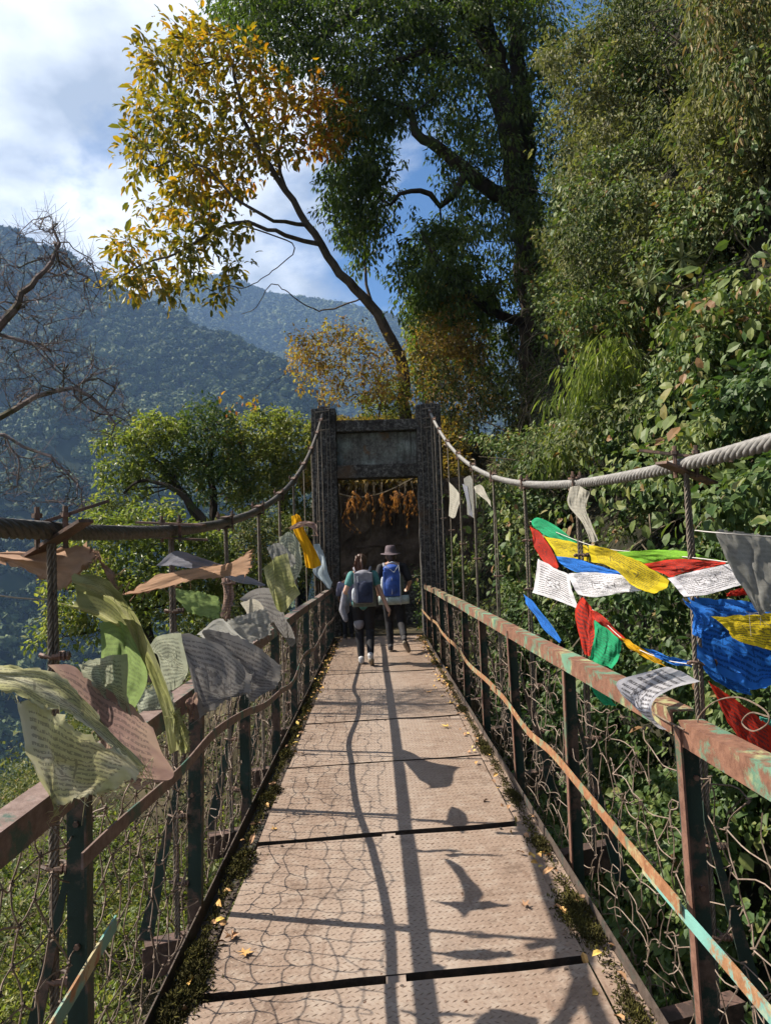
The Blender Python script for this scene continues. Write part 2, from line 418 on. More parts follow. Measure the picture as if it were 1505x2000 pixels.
def far_crowns(name, P, n, r0, r1, level, seed, amin, amax, tmin, squash, frac_top=0, tufts=34):
    g = np.random.default_rng(seed); na, ntt = P.shape[:2]; Vi, Fi = ico(level); nv = len(Vi)
    ac = P[:, 0, 0] / P[:, 0, 1]; i0 = np.searchsorted(ac, amin); i1 = min(na - 2, np.searchsorted(ac, amax))
    i = g.integers(i0, i1, n); tmax = int(ntt * .82); j = g.integers(int(tmin * ntt), tmax, n)
    if frac_top: m = int(n * frac_top); j[:m] = g.integers(int(ntt * .77), int(ntt * .83), m)
    f = g.random((n, 2)); C = P[i, j] * (1 - f[:, :1]) * (1 - f[:, 1:]) + P[i + 1, j] * f[:, :1] * (1 - f[:, 1:]) + P[i, j + 1] * (1 - f[:, :1]) * f[:, 1:] + P[i + 1, j + 1] * f[:, :1] * f[:, 1:]
    r = (r0 + (r1 - r0) * g.random(n) ** 1.6)
    D = 1 + .12 * g.normal(size=(n, nv)); V = Vi[None] * D[..., None] * (r * .86)[:, None, None]; V[..., 2] *= squash
    up = (C + np.stack([0 * r, 0 * r, r * .35], 1))[:, None, :]; V = V + up
    F = (Fi[None] + (np.arange(n) * nv)[:, None, None]).reshape(-1, 3)
    base = 1.1 * fbm(C / 110, seed, 3) - .18 + .35 * (g.random(n) - .4)
    mb = MB(); mb.add(V.reshape(-1, 3), T=F, rnd=np.repeat(base.clip(0, 1), nv))
    u = nrm(g.normal(size=(n, tufts, 3))); u[..., 2] = np.abs(u[..., 2]) * 1.1 - .15; u[..., 1] = np.where(u[..., 1] > .3, -u[..., 1], u[..., 1])
    c = up + u * (r[:, None, None] * (.80 + .32 * g.random((n, tufts, 1)))) * np.array([1, 1, squash]); c = c.reshape(-1, 3); rr = np.repeat(r, tufts)[:, None] * (.16 + .22 * g.random((n * tufts, 1)))
    nn = nrm(u.reshape(-1, 3) + g.normal(size=c.shape) * .55); t1 = nrm(np.cross(nn, g.normal(size=c.shape))); t2 = np.cross(nn, t1)
    TV = np.stack([c + t1 * rr * 1.3, c - t1 * rr * .6 + t2 * rr, c - t1 * rr * .6 - t2 * rr], 1).reshape(-1, 3)
    tb = (np.repeat(base, tufts) + .12 * g.normal(size=n * tufts)).clip(0, 1)
    mb.add(TV, T=np.arange(len(TV)).reshape(-1, 3), rnd=np.repeat(tb, 3)); mb.obj(name, m_crown, kind='stuff')
far_crowns('mountain_forest', PN, 9500, 3.2, 8, 1, 5, -.75, .12, .05, .85)
far_crowns('ridge_forest', PF, 12000, 6, 11, 1, 6, -.42, .2, .3, .9, .12, tufts=12)

MB().grid(np.array([[[-3300, -300, -152], [-3300, 2500, -152]], [[3300, -300, -152], [3300, 2500, -152]]])).obj('valley_floor', m_hill, kind='structure')
k = NM('haze'); k.t.nodes.remove(k.p)
pv = k.n('ShaderNodeVolumePrincipled'); pv.inputs['Color'].default_value = (.36, .58, 1.0, 1); pv.inputs['Density'].default_value = .00015
pv.inputs['Anisotropy'].default_value = .25; k.l(pv.outputs[0], k.o.inputs['Volume'])
MB().box((0, 1100, 270), (6800, 2900, 1080)).obj('haze', k.m, kind='stuff')

# ------------------------------------------------------------------ ground
def soil_mat(name, c0, c1, c2, scale=1.6):
    k = NM(name); n_ = k.noise(scale, 8, .65); c = k.ramp(n_, [(.3, c0), (.5, c1), (.72, c2)])
    k.set(base=c, rough=.95, spec=.15); k.bump(k.noise(scale * 6, 6, .7), .9, .04); return k.m
m_soil = soil_mat('leafy_soil', (.02, .017, .01), (.05, .042, .025), (.10, .08, .045))
m_rock = soil_mat('dark_rock', (.006, .006, .004), (.018, .018, .011), (.042, .040, .024), 2.2)
m_wall = soil_mat('brown_rock', (.03, .022, .016), (.085, .062, .047), (.17, .13, .10), 1.8)

def ravine_z(x, y):
    z = -3.6 - .14 * np.maximum(0, -x - 3) - 34 * sstep(-7, -34, x) - 26 * sstep(30, 75, y) * sstep(2, -6, x)
    bank = sstep(12.6, 15.4, y) * sstep(-4.5, -1.4, x)
    z = z * (1 - bank) + (-.12) * bank
    z = z + 2.6 * sstep(12, 19, y) * sstep(-12, -3, x) * (1 - bank)
    return z + (fbm(np.stack([x, y, 0 * x], -1) * .6, 41, 4) - .5) * .9 * (1 - bank)
gx = np.concatenate([np.linspace(-260, -20, 40), np.linspace(-19, 9, 120)]); gy = np.concatenate([np.linspace(-14, 26, 140), np.linspace(28, 250, 40)])
GX, GY = np.meshgrid(gx, gy, indexing='ij')
MB().grid(np.stack([GX, GY, ravine_z(GX, GY)], -1)).obj('ravine_ground', m_soil, smooth=True, kind='structure')

def hill_x(y, z):
    b = np.interp(y, [-6, 2, 5, 9, 12, 14.6, 16.5, 19, 25, 46], [3.7, 3.1, 2.95, 2.75, 2.3, 1.72, 1.75, 2.2, 2.9, 6])
    x = b + np.where(z > 0, .38 * z, .14 * z)
    q = np.stack([0 * y, y, z], -1)
    hole = fbm(np.stack([0 * y, y * .75 + z * .3, z * .62 - y * .15], -1) * .95, 500, 4); x = x + 2.2 * np.clip(.50 - hole, 0, .2) * np.clip((z + 1) / 3, .3, 1) * np.clip(np.abs(y - 15.3) / 3, 0, 1) * 2
    return x + ((fbm(q * .45, 51, 5) - .5) * 1.5 + (fbm(q * 1.3, 53, 3) - .5) * .9) * np.clip(np.abs(y - 15.4) / 2.0 + (z > 5) * .5, .12, 1)
hy = np.linspace(-7, 46, 170); hz = np.linspace(-10, 30, 130); HY, HZ = np.meshgrid(hy, hz, indexing='ij')
MB().grid(np.stack([hill_x(HY, HZ), HY, HZ], -1)).obj('hillside', m_rock, smooth=True, kind='structure')

# bank above the wall behind the gate
bx = np.linspace(-3.4, 3.4, 40); by = np.linspace(18.25, 27, 50); BX, BY = np.meshgrid(bx, by, indexing='ij')
bz = 3.15 + 1.3 * sstep(18.2, 22, BY) + .25 * (BY - 18.2) * .6
bz = bz - 9.0 * sstep(-1.2, -3.3, BX) + (fbm(np.stack([BX, BY, 0 * BX], -1) * .9, 61, 4) - .5) * .7
MB().grid(np.stack([BX, BY, bz], -1)).obj('autumn_bank', m_soil, smooth=True, kind='structure')
# path behind the gate
px_ = np.linspace(-1.6, 2.2, 20); py_ = np.linspace(14.62, 18.6, 24); PX, PY = np.meshgrid(px_, py_, indexing='ij')
MB().grid(np.stack([PX, PY, -.012 + .03 * fbm(np.stack([PX, PY, 0 * PX], -1) * 3, 66, 3) - .02], -1)).obj('path', m_soil, smooth=True, kind='structure')

# ------------------------------------------------------------------ leaf and bark materials
m_ivy = leaf_mat('ivy_leaves', [(0, (.022, .045, .014)), (.35, (.05, .095, .028)), (.7, (.11, .15, .042)), (.9, (.20, .22, .07)), (1, (.20, .11, .05))], .30, .52, .28)
m_scrub = leaf_mat('scrub_leaves', [(0, (.02, .035, .012)), (.3, (.05, .075, .024)), (.6, (.11, .13, .045)), (.85, (.23, .22, .095)), (1, (.27, .18, .09))], .30, .58, .22)
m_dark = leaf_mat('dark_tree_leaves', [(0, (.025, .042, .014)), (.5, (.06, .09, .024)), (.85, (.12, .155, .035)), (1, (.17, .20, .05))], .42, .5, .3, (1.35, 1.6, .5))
m_yel = leaf_mat('yellow_leaves', [(0, (.045, .065, .015)), (.25, (.11, .13, .02)), (.5, (.24, .21, .022)), (.75, (.42, .27, .02)), (1, (.40, .14, .02))], .42, .45, .35, (1.35, 1.2, .5))
m_lit = leaf_mat('bright_leaves', [(0, (.05, .075, .02)), (.4, (.13, .17, .04)), (.8, (.25, .255, .065)), (1, (.34, .31, .10))], .5, .42, .4)
m_autumn = leaf_mat('autumn_leaves', [(0, (.06, .065, .025)), (.3, (.15, .12, .045)), (.6, (.34, .22, .055)), (.85, (.30, .14, .045)), (1, (.46, .36, .06))], .4, .5, .3)
m_bamboo = leaf_mat('bamboo_leaves', [(0, (.05, .08, .02)), (.5, (.14, .19, .035)), (1, (.28, .30, .08))], .45, .4, .4)
m_dry = leaf_mat('dry_fern', [(0, (.10, .05, .02)), (.4, (.30, .13, .04)), (.8, (.55, .25, .06)), (1, (.6, .38, .14))], .35, .6, .2)
def bark_mat(name, c0, c1, moss=None):
    k = NM(name); n_ = k.noise(7, 7, .7, stretch=(1, 1, .25)); c = k.ramp(n_, [(.35, c0), (.7, c1)])
    if moss: c = k.mix(k.mask(k.noise(3.2, 5), .5, .62), c, moss)
    k.set(base=c, rough=.9, spec=.15); k.bump(n_, .9, .03); return k.m
m_bark = bark_mat('dark_bark', (.018, .013, .010), (.06, .045, .035), (.035, .045, .015))
m_bark2 = bark_mat('young_bark', (.05, .04, .032), (.13, .105, .085))
m_twig = bark_mat('grey_twigs', (.11, .085, .08), (.24, .19, .185), (.06, .055, .03))
m_vinestem = bark_mat('vine_stems', (.06, .05, .035), (.16, .13, .09))

# ------------------------------------------------------------------ right hillside cover
def hill_pts(n, y0, y1, z0, z1, out=1.1, thr=.40, seed=70, gap=.36, g=rng, fs=.55):
    y = y0 + (y1 - y0) * g.random(n * 4); z = z0 + (z1 - z0) * g.random(n * 4); q = np.stack([0 * y + seed, y, z * .8], -1)
    hole = fbm(np.stack([0 * y, y * .75 + z * .3, z * .62 - y * .15], -1) * .95, 500, 4); keep = (fbm(q * .9 + 30, seed + 5, 4) > gap - .07) & (hole > gap - .045 - (9 if gap < .2 else 0)); y = y[keep][:n]; z = z[keep][:n]; q = q[keep][:n]
    b = np.clip((fbm(q * fs, seed, 4) - thr) * 4.2, 0, 1.15); o = out * b * (1 - .35 * g.random(len(y)) ** 2) + .10 + .08 * g.random(len(y))
    lim = np.clip((np.abs(y - 15.3) - .2) / 2.5, .12, 1) ; lim = np.where(z > 5.5, 1, lim); o = o * lim
    nz_ = fbm(np.stack([y, y * 0, z], -1) * .9, seed + 8, 3)      # keeps the stem of the big tree clear, with a ragged edge
    o = np.where((z > 3.6) & (hill_x(y, z) - o < (.225 + .08 * nz_) * y), np.minimum(o, .3 + .7 * g.random(len(y))), o)
    ok = (z < 3.6) | (hill_x(y, z) - o > (.20 + .075 * nz_) * y); y, z, o, b = y[ok], z[ok], o[ok], b[ok]
    P = np.stack([hill_x(y, z) - o, y, z], -1); return P, b
def cover(name, n, nl, Ln, asp, mat_, box, out=1.1, seed=70, gap=.36, droop=.6, kind=2, spread=.22, cl=0.0, thr=.4, label=None, cat=None, rlo=0.0, rhi=1.0, fs=.55):
    g = np.random.default_rng(seed); P, b = hill_pts(n, *box, out=out, seed=seed, gap=gap, g=g, thr=thr, fs=fs)
    D = A(-.75, -.15, -.25) + g.normal(size=P.shape) * .6
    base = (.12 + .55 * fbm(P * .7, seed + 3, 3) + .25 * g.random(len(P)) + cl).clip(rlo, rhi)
    V, T, R = sprig_leaves(P, D, nl, spread, Ln, asp, droop, base, face=np.tile(A(-.8, -.2, .35), (len(P), 1)), kind=kind, g=g)
    mb = MB().add(V, T=T, rnd=R); o = mb.obj(name, mat_, kind='stuff')
    if label: o['label'] = label; o['category'] = cat
    return o
# near wall of heart shaped creeper leaves, y 2..11
cover('hillside_creeper', 15500, 5, .066, .78, m_ivy, (1.2, 13.5, -5.5, 5.0), out=1.15, seed=71, gap=.53, kind=4, spread=.14, cl=-.08, fs=.95)
cover('hillside_shrubs', 17000, 5, .078, .46, m_scrub, (4, 24, 2.5, 14.5), out=2.1, seed=81, gap=.555, droop=.8, spread=.20, cl=-.06, fs=.6)
cover('hillside_vines', 9500, 6, .062, .75, m_ivy, (5, 21, 1.0, 11), out=1.7, seed=91, gap=.57, kind=4, spread=.15, cl=.10, fs=.85)
cover('hillside_trees', 11000, 6, .13, .42, m_dark, (19.5, 40, -1, 24), out=3.0, seed=101, gap=.42, droop=.8, spread=.45)
cover('upper_foliage', 13000, 6, .085, .45, m_scrub, (5, 26, 9, 24), out=3.6, seed=111, gap=.53, droop=.8, spread=.28, cl=-.05, fs=.45)
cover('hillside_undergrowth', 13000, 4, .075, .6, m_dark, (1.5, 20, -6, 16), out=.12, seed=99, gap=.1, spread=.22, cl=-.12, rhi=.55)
cover('hillside_broadleaf', 1300, 3, .105, .66, m_ivy, (2.5, 12.5, -3.5, 8), out=1.5, seed=97, gap=.50, spread=.18, kind=7, cl=.12, droop=1.0)
cover('gate_side_plants', 3000, 5, .06, .6, m_scrub, (11.5, 18, -1.5, 6.5), out=.5, seed=95, gap=.40, spread=.12, kind=4)

# hanging vine stems over the slope
g = np.random.default_rng(7); mb = MB()
for q in range(260):
    y = g.uniform(3, 19); z = g.uniform(0, 11); n_ = 9; t = np.linspace(0, 1, n_); ln = g.uniform(.8, 3.0)
    zz_ = z - ln * t; yy = y + g.normal() * .5 * t + .08 * np.sin(t * 9 + g.random() * 6)
    xx = hill_x(yy, zz_) - .25 - .9 * np.sin(t * 2.6) * g.uniform(.1, 1.0) * np.clip((abs(y - 15.3)) / 2.5, .1, 1)
    mb.tube(np.stack([xx, yy, zz_], -1), g.uniform(.004, .012), 3, cap=False)
for q in range(60):   # slanting branches poking out
    y = g.uniform(5, 17); z = g.uniform(2, 11); a = A(hill_x(np.array(y), np.array(z)) - .1, y, z); d = nrm(A(-.9, g.normal() * .6, g.uniform(-.5, .9))); ln = g.uniform(.7, 1.9)
    if abs(y - 15.3) < 1.2 and z < 5.5: continue
    C = catmull(np.array([a, a + d * ln * .5 + A(0, 0, .1), a + d * ln + A(0, 0, -.15)]), 8); mb.tube(C, np.linspace(.022, .005, 9), 4, cap=False)
mb.obj('vine_stems', m_vinestem, kind='stuff')

# ------------------------------------------------------------------ ground cover left and below
def ground_cover(name, n, nl, Ln, asp, mat_, xr, yr, hmax, seed, gap=.4, spread=.2, cl=0, droop=.0, kind=2):
    g = np.random.default_rng(seed); x = g.uniform(*xr, n * 2); y = g.uniform(*yr, n * 2); q = np.stack([x, y, 0 * x], -1)
    kk = fbm(q * .8, seed, 4) > gap; x, y, q = x[kk][:n], y[kk][:n], q[kk][:n]
    h = hmax * np.clip((fbm(q * .45, seed + 4, 4) - .35) * 3, 0.05, 1.2) * g.random(len(x)) ** .4
    P = np.stack([x, y, ravine_z(x, y) + h], -1); D = g.normal(size=P.shape) * .7 + A(0, 0, .5)
    base = (.1 + .6 * fbm(P * .9, seed + 3, 3) + .25 * g.random(len(P)) + cl).clip(0, 1)
    V, T, R = sprig_leaves(P, D, nl, spread, Ln, asp, droop, base, kind=kind, g=g)
    MB().add(V, T=T, rnd=R).obj(name, mat_, kind='stuff')
ground_cover('ground_cover', 17000, 5, .065, .6, m_lit, (-7.5, 3.0), (1.2, 13.5), .9, 121, gap=.41, spread=.15, kind=4)
ground_cover('undergrowth', 9000, 6, .085, .5, m_scrub, (-13, -1.0), (9, 24), 1.5, 131, gap=.40, spread=.24, cl=.05)
ground_cover('valley_scrub', 4500, 7, .19, .55, m_scrub, (-32, -5), (18, 50), 3.2, 141, gap=.36, spread=.6)
g = np.random.default_rng(8); mb = MB()
for q in range(240):      # dry canes below the bridge
    x = g.uniform(-5.5, -1); y = g.uniform(3, 14); a = A(x, y, float(ravine_z(np.array(x), np.array(y)))); d = A(g.normal() * .5, g.normal() * .5, 1) * g.uniform(.7, 1.9)
    mb.tube(catmull(np.array([a, a + d * .6, a + d + A(g.normal() * .3, g.normal() * .3, -.2)]), 6), np.linspace(.009, .003, 7), 3, cap=False)
mb.obj('dry_canes', m_vinestem, kind='stuff')
# ------------------------------------------------------------------ trees
def Pd(l): return [at_y(*q) for q in l]
# --- the leaning yellow tree
base = at_y(792, 815, 18.6)
yt = thing('autumn_tree', 'leaning tree with yellow and olive leaves rising above the stone gate', 'tree', base)
S = Skel()
tr = S.line(Pd([(796, 870, 18.8), (790, 800, 18.6), (783, 700, 18.3), (745, 625, 18.0), (700, 570, 17.7), (650, 520, 17.4), (608, 450, 17.0), (560, 375, 16.8), (505, 300, 16.7), (470, 215, 16.7), (455, 120, 16.7)]), step=.3)
b2 = S.line(Pd([(560, 463, 16.6), (520, 447, 16.3), (450, 435, 16.0), (390, 470, 15.8), (330, 500, 15.7), (270, 520, 15.6), (225, 545, 15.6)]), start=S.near(at_y(612, 480, 17.1)))
b3 = S.line(Pd([(545, 330, 17.2), (560, 240, 17.5), (600, 190, 17.8)]), start=S.near(at_y(585, 410, 16.9)))
b4 = S.line(Pd([(540, 430, 16.0), (470, 395, 15.7), (400, 330, 15.6), (330, 300, 15.6)]), start=S.near(at_y(600, 440, 16.9)))
b5 = S.line(Pd([(575, 480, 17.0), (530, 530, 17.0), (480, 560, 16.8), (440, 560, 16.6), (420, 590, 16.6)]), start=b2[6], step=.12, wob=.012)
b6 = S.line(Pd([(640, 605, 17.8), (600, 598, 17.6), (560, 570, 17.4), (530, 555, 17.2), (500, 600, 17.1), (470, 615, 17.0)]), start=S.near(at_y(705, 590, 17.8)), step=.12, wob=.012)
b7 = S.line(Pd([(715, 560, 18.0), (712, 500, 18.2), (705, 420, 18.4)]), start=S.near(at_y(735, 610, 18.0)))
crownp = [(345, 20), (410, 60), (500, 70), (520, 130), (590, 150), (650, 170), (690, 240), (640, 300), (560, 320), (500, 350), (440, 420), (400, 440), (330, 420), (260, 400), (235, 300), (245, 240), (265, 130), (300, 100)]
low = [(230, 440), (330, 440), (400, 400), (470, 440), (500, 500), (470, 540), (430, 600), (400, 560), (330, 590), (290, 560), (220, 590), (190, 540), (200, 500)]
at1 = sample_poly(crownp, 360, 15.4, 18.4); at2 = sample_poly(low, 95, 15.2, 16.8); at3 = sample_poly([(600, 180), (690, 220), (700, 260), (650, 290), (610, 270)], 26, 17, 18.6)
at4 = sample_poly([(330, 15), (420, 20), (400, 90), (270, 150), (260, 90)], 20, 16, 17.4)
tips = S.attract(np.vstack([at1, at2, at3, at4]), step=.32, wob=.03, sag=.05, nofrom=len(tr) // 3)
mb = MB(); S.build(mb, tip=.005, e=2.35, floor=[(tr, .19, .035), (b2, .055, .012), (b4, .05, .012), (b6, .022, .006), (b7, .05, .015), (b5, .02, .007), (b3, .05, .015)]); mb.obj('trunk', m_bark2, yt)
TP = np.array([S.P[i] for i in tips]); TD = np.array([S.P[i] - S.P[S.par[i]] for i in tips])
g = np.random.default_rng(31); TP2 = np.repeat(TP, 2, 0); TP2[::2] -= np.repeat(TD, 2, 0)[::2] * 1.0 + g.normal(size=TP.shape) * .12; TD2 = np.repeat(TD, 2, 0)
px = (TP2 - CAM) @ CR / ((TP2 - CAM) @ _f)
rb = (.13 + .85 * fbm(TP2 * .6, 5, 3) ** 1.2 + .26 * sstep(-.27, -.08, px) + .08 * g.normal(size=len(px))).clip(0, 1)
nl = 7; V, T, R = sprig_leaves(TP2, TD2, nl, .30, .185, .42, .35, rb, kind=7, rv=.13, g=g, fold=.4, curl=.25)
# the largest 300 leaves (nearest sprigs) are parts of their own
nvl = 7; ntl = 6; nleaf = len(V) // nvl; cen = V.reshape(nleaf, nvl, 3).mean(1); order = np.argsort(cen[:, 1]); pick = np.zeros(nleaf, bool); pick[order[::max(1, 600 // 300)][:300]] = True
rest = ~pick; mb = MB(); Vr = V.reshape(nleaf, nvl, 3)
F1 = np.array([[0, 3, 1], [3, 4, 1], [4, 2, 1], [0, 1, 5], [5, 1, 6], [6, 1, 2]])
mb.add(Vr[rest].reshape(-1, 3), T=(F1[None] + (np.arange(rest.sum()) * nvl)[:, None, None]).reshape(-1, 3), rnd=R.reshape(nleaf, nvl)[rest].ravel()); mb.obj('foliage', m_yel, yt, kind='stuff')
protos = []
for q in range(6):
    Vp, Tp, Rp = leaf_geo(np.zeros((1, 3)), A(0, 0, -1)[None], A(0, -1, 0)[None], .20, .08, np.array([.2 + .14 * q]), fold=.35, curl=.22, kind=7)
    protos.append(MB().add(Vp, T=Tp, rnd=Rp).mesh('leaf', m_yel))
for q in np.where(pick)[0]:
    d = Vr[q][2] - Vr[q][0]; qt = Vector(d).to_track_quat('-Z', 'Y').to_euler()
    piece('leaf', protos[int(np.clip((R.reshape(nleaf, nvl)[q, 0] - .1) / .15, 0, 5))], yt, Vr[q][0], rot=qt, scale=(1, 1, float(np.linalg.norm(d)) / .2))

# --- big dark evergreen on the slope
def bigtree():
    base = at_y(1045, 730, 18.6)
    t = thing('evergreen_tree', 'huge dark mossy tree with twin stems on the slope right of the gate', 'tree', base)
    S = Skel()
    a = S.line(Pd([(1048, 760, 18.8), (1045, 640, 18.6), (1038, 500, 18.5), (1025, 400, 18.4), (998, 260, 18.2), (978, 170, 18.2), (950, 60, 18.0), (920, -60, 17.8), (880, -180, 17.6)]), step=.4, wob=.05)
    a2 = S.line(Pd([(1025, 250, 18.7), (1012, 120, 18.9), (1005, 0, 19), (990, -150, 19)]), start=S.near(at_y(1025, 395, 18.4)), wob=.04)
    a3 = S.line(Pd([(960, 375, 18.0), (900, 330, 17.6), (850, 285, 17.3), (820, 255, 17.2), (780, 200, 17.2)]), start=S.near(at_y(1005, 400, 18.4)), wob=.05)
    a4 = S.line(Pd([(870, 400, 17.5), (830, 375, 17.3), (800, 370, 17.0), (760, 400, 17.0)]), start=S.near(at_y(905, 340, 17.6)))
    a5 = S.line(Pd([(960, 610, 18.0), (900, 560, 17.6), (850, 500, 17.4), (820, 450, 17.2)]), start=S.near(at_y(1045, 640, 18.6)))
    a6 = S.line(Pd([(880, 0, 18), (780, -20, 18), (680, 40, 18), (600, 90, 18)]), start=S.near(at_y(950, 60, 18.0)))
    a7 = S.line(Pd([(900, 120, 17.8), (820, 100, 17.6), (700, 160, 17.8)]), start=S.near(at_y(978, 170, 18.2)))
    P1 = [(420, 10), (440, -60), (1050, -80), (1100, 60), (1060, 300), (1080, 460), (980, 620), (900, 640), (800, 560), (790, 500), (840, 440), (870, 330), (840, 210), (790, 190), (770, 330), (740, 420), (710, 500), (650, 440), (640, 330), (700, 260), (640, 190), (560, 160), (480, 110)]
    at = sample_poly(P1, 760, 16.4, 21.5, holes=[[(755, 240), (825, 215), (830, 330), (810, 420), (785, 450), (760, 390)]])
    at_b = sample_poly([(650, 330), (740, 300), (760, 380), (740, 480), (700, 530), (660, 460)], 55, 17, 18.6)
    at_c = sample_poly([(780, 470), (870, 420), (960, 520), (900, 620), (800, 620), (775, 540)], 80, 17, 19)
    at_d = sample_poly([(420, -40), (1000, -60), (900, 130), (700, 160), (560, 120), (430, 60)], 190, 17.2, 20)
    at_e = sample_poly([(640, 180), (850, 190), (800, 250), (740, 260), (745, 340), (700, 400), (640, 340)], 70, 17, 19)
    tips = S.attract(np.vstack([at, at_b, at_c, at_d, at_e]), step=.45, wob=.06, sag=.08, nofrom=len(a) // 2)
    mb = MB(); S.build(mb, tip=.009, e=2.5, floor=[(a, .46, .20), (a2, .26, .16), (a3, .22, .08), (a4, .09, .04), (a5, .13, .05), (a6, .16, .06), (a7, .12, .05)], sides=9); mb.obj('trunk', m_bark, t, smooth=True)
    TP = np.array([S.P[i] for i in tips]); TD = np.array([S.P[i] - S.P[S.par[i]] for i in tips]); g = np.random.default_rng(33)
    m = 9; C = np.repeat(TP, m, 0) + g.normal(size=(len(TP) * m, 3)) * A(.24, .24, .13); D = np.repeat(TD, m, 0) + g.normal(size=C.shape) * .3 + A(0, 0, -.1)
    rb = (.0 + .6 * fbm(C * .6, 15, 3) + .35 * np.repeat(g.random(len(TP)), m) + .15 * g.random(len(C))).clip(0, 1)
    V, T, R = sprig_leaves(C, D, 8, .20, .135, .36, .9, rb, kind=2, g=g); MB().add(V, T=T, rnd=R).obj('foliage', m_dark, t, kind='stuff')
bigtree()

# --- leafless tree at the left
def baretree():
    base = at_y(-230, 1250, 9.5)
    t = thing('bare_tree', 'leafless tree with fine grey twigs at the left edge before the blue mountain', 'tree', base)
    S = Skel()
    a = S.line([base] + Pd([(-210, 1000, 9.4), (-150, 820, 9.3), (-60, 700, 9.2), (20, 610, 9.1), (60, 560, 9.1), (110, 500, 9.2), (105, 430, 9.3)]), step=.25, wob=.02)
    b = S.line(Pd([(-60, 840, 9.4), (20, 805, 9.2), (90, 765, 9.0), (140, 760, 8.9), (190, 790, 8.8), (235, 830, 8.8)]), start=S.near(at_y(-180, 900, 9.4)), wob=.03)
    c = S.line(Pd([(-80, 860, 9.6), (0, 850, 9.4), (60, 875, 9.3), (120, 910, 9.2), (160, 950, 9.2)]), start=S.near(at_y(-190, 930, 9.4)), wob=.03)
    d = S.line(Pd([(60, 670, 9.2), (110, 720, 9.2), (150, 760, 9.3)]), start=S.near(at_y(-10, 640, 9.2)))
    at = np.vstack([sample_poly([(-40, 480), (60, 440), (100, 400), (130, 470), (230, 540), (200, 620), (120, 640), (20, 640), (-40, 600)], 330, 8.6, 10.2),
                    sample_poly([(-20, 650), (150, 640), (220, 720), (260, 800), (250, 880), (180, 850), (80, 800), (-20, 780)], 330, 8.4, 10),
                    sample_poly([(-20, 880), (100, 880), (180, 960), (160, 1000), (60, 1000), (-20, 960)], 120, 8.8, 10)])
    S.attract(at, step=.14, wob=.022, sag=.1, nofrom=4, back=.8)
    mb = MB(); S.build(mb, tip=.0042, e=2.5, floor=[(a, .10, .012), (b, .05, .012), (c, .035, .01)]); mb.obj('trunk', m_twig, t)
    tw = MB(); g = np.random.default_rng(35); n0 = len(S.P)
    idx = g.integers(40, n0, 1700)
    for i in idx:
        d_ = nrm(g.normal(size=3) + A(0, 0, .3)); l = g.uniform(.08, .34); p = S.P[i]; tw.tube(np.array([p, p + d_ * l * .5 + g.normal(size=3) * .01, p + d_ * l + A(0, 0, .02)]), [.0030, .0024, .0015], 3, cap=False)
    tw.obj('twig', m_twig, t, kind='stuff')
baretree()

# --- vine covered trees behind the left railing
def blobtree(name, label, base, trunk, blobs, nl, Ln, mat_, seed, asp=.6, group=None, kind=4, cl=0, bark=None, n_per=260):
    """trunk polyline and a crown of leafy lobes (px, py, y, radius m)"""
    t = thing(name, label, 'tree', base, group); S = Skel(); g = np.random.default_rng(seed)
    a = S.line(trunk, step=.3, wob=.03); P = []
    for (bx_, by_, d, r) in blobs:
        c = at_y(bx_, by_, d); S.line([(S.P[a[-3]] + c) / 2 + A(0, 0, -.1), c], start=a[int(len(a) * .6)], wob=.03)
        r = r * .88; n = int(n_per * r * r / .5); u = nrm(g.normal(size=(n, 3))); u[:, 2] = np.where(u[:, 2] < -.3, -u[:, 2], u[:, 2])
        rad = r * (.05 + 1.6 * fbm((u * r + c) * 2.6, seed, 3) + .25 * g.random(n)); P.append(c + u * rad[:, None] * A(1, 1, .9))
        S.attract(c + u[:12] * r * .6, step=.3, wob=.04, nofrom=len(a) // 2)
    mb = MB(); S.build(mb, tip=.008, e=2.4, floor=[(a, .14, .06)]); mb.obj('trunk', bark or m_bark, t)
    P = np.vstack(P); D = g.normal(size=P.shape) * .6 + A(-.2, -.3, 0)
    rb = (.08 + .62 * fbm(P * 1.1, seed + 3, 3) + .25 * g.random(len(P)) + cl).clip(0, 1)
    V, T, R = sprig_leaves(P, D, nl, .16, Ln, asp, .45, rb, kind=kind, g=g); MB().add(V, T=T, rnd=R).obj('foliage', mat_, t, kind='stuff')
blobtree('creeper_tree', 'tree smothered in creeper with a rounded top left of its neighbours below the mountain', at_y(400, 1120, 17.5),
         Pd([(405, 1120, 17.5), (385, 1010, 17.5), (340, 940, 17.3), (300, 900, 17.2)]),
         [(262, 900, 17, .85), (310, 860, 17, .75), (245, 960, 16.8, .6), (300, 930, 17.4, .7), (215, 1010, 16.6, .6)], 6, .085, m_lit, 201, cl=-.06)
blobtree('creeper_tree', 'tall creeper covered tree with a domed top between two lower green ones', at_y(440, 1150, 18),
         Pd([(440, 1150, 18), (425, 1050, 18), (415, 950, 18), (410, 880, 18)]),
         [(405, 850, 18, .85), (430, 905, 18.2, .95), (380, 930, 17.8, .8), (440, 970, 18, 1.0)], 6, .085, m_ivy, 202, cl=.08)
blobtree('creeper_tree', 'bright yellow-green leafy tree beside the left column of the gate', at_y(560, 1150, 18.6),
         Pd([(560, 1150, 18.6), (555, 1050, 18.6), (545, 950, 18.6), (530, 880, 18.6)]),
         [(520, 850, 18.6, .8), (570, 880, 18.8, .85), (500, 915, 18.4, .95), (580, 950, 18.6, .9), (520, 990, 18.2, 1.0), (590, 1040, 18.4, .8)], 6, .09, m_lit, 203, cl=.1)
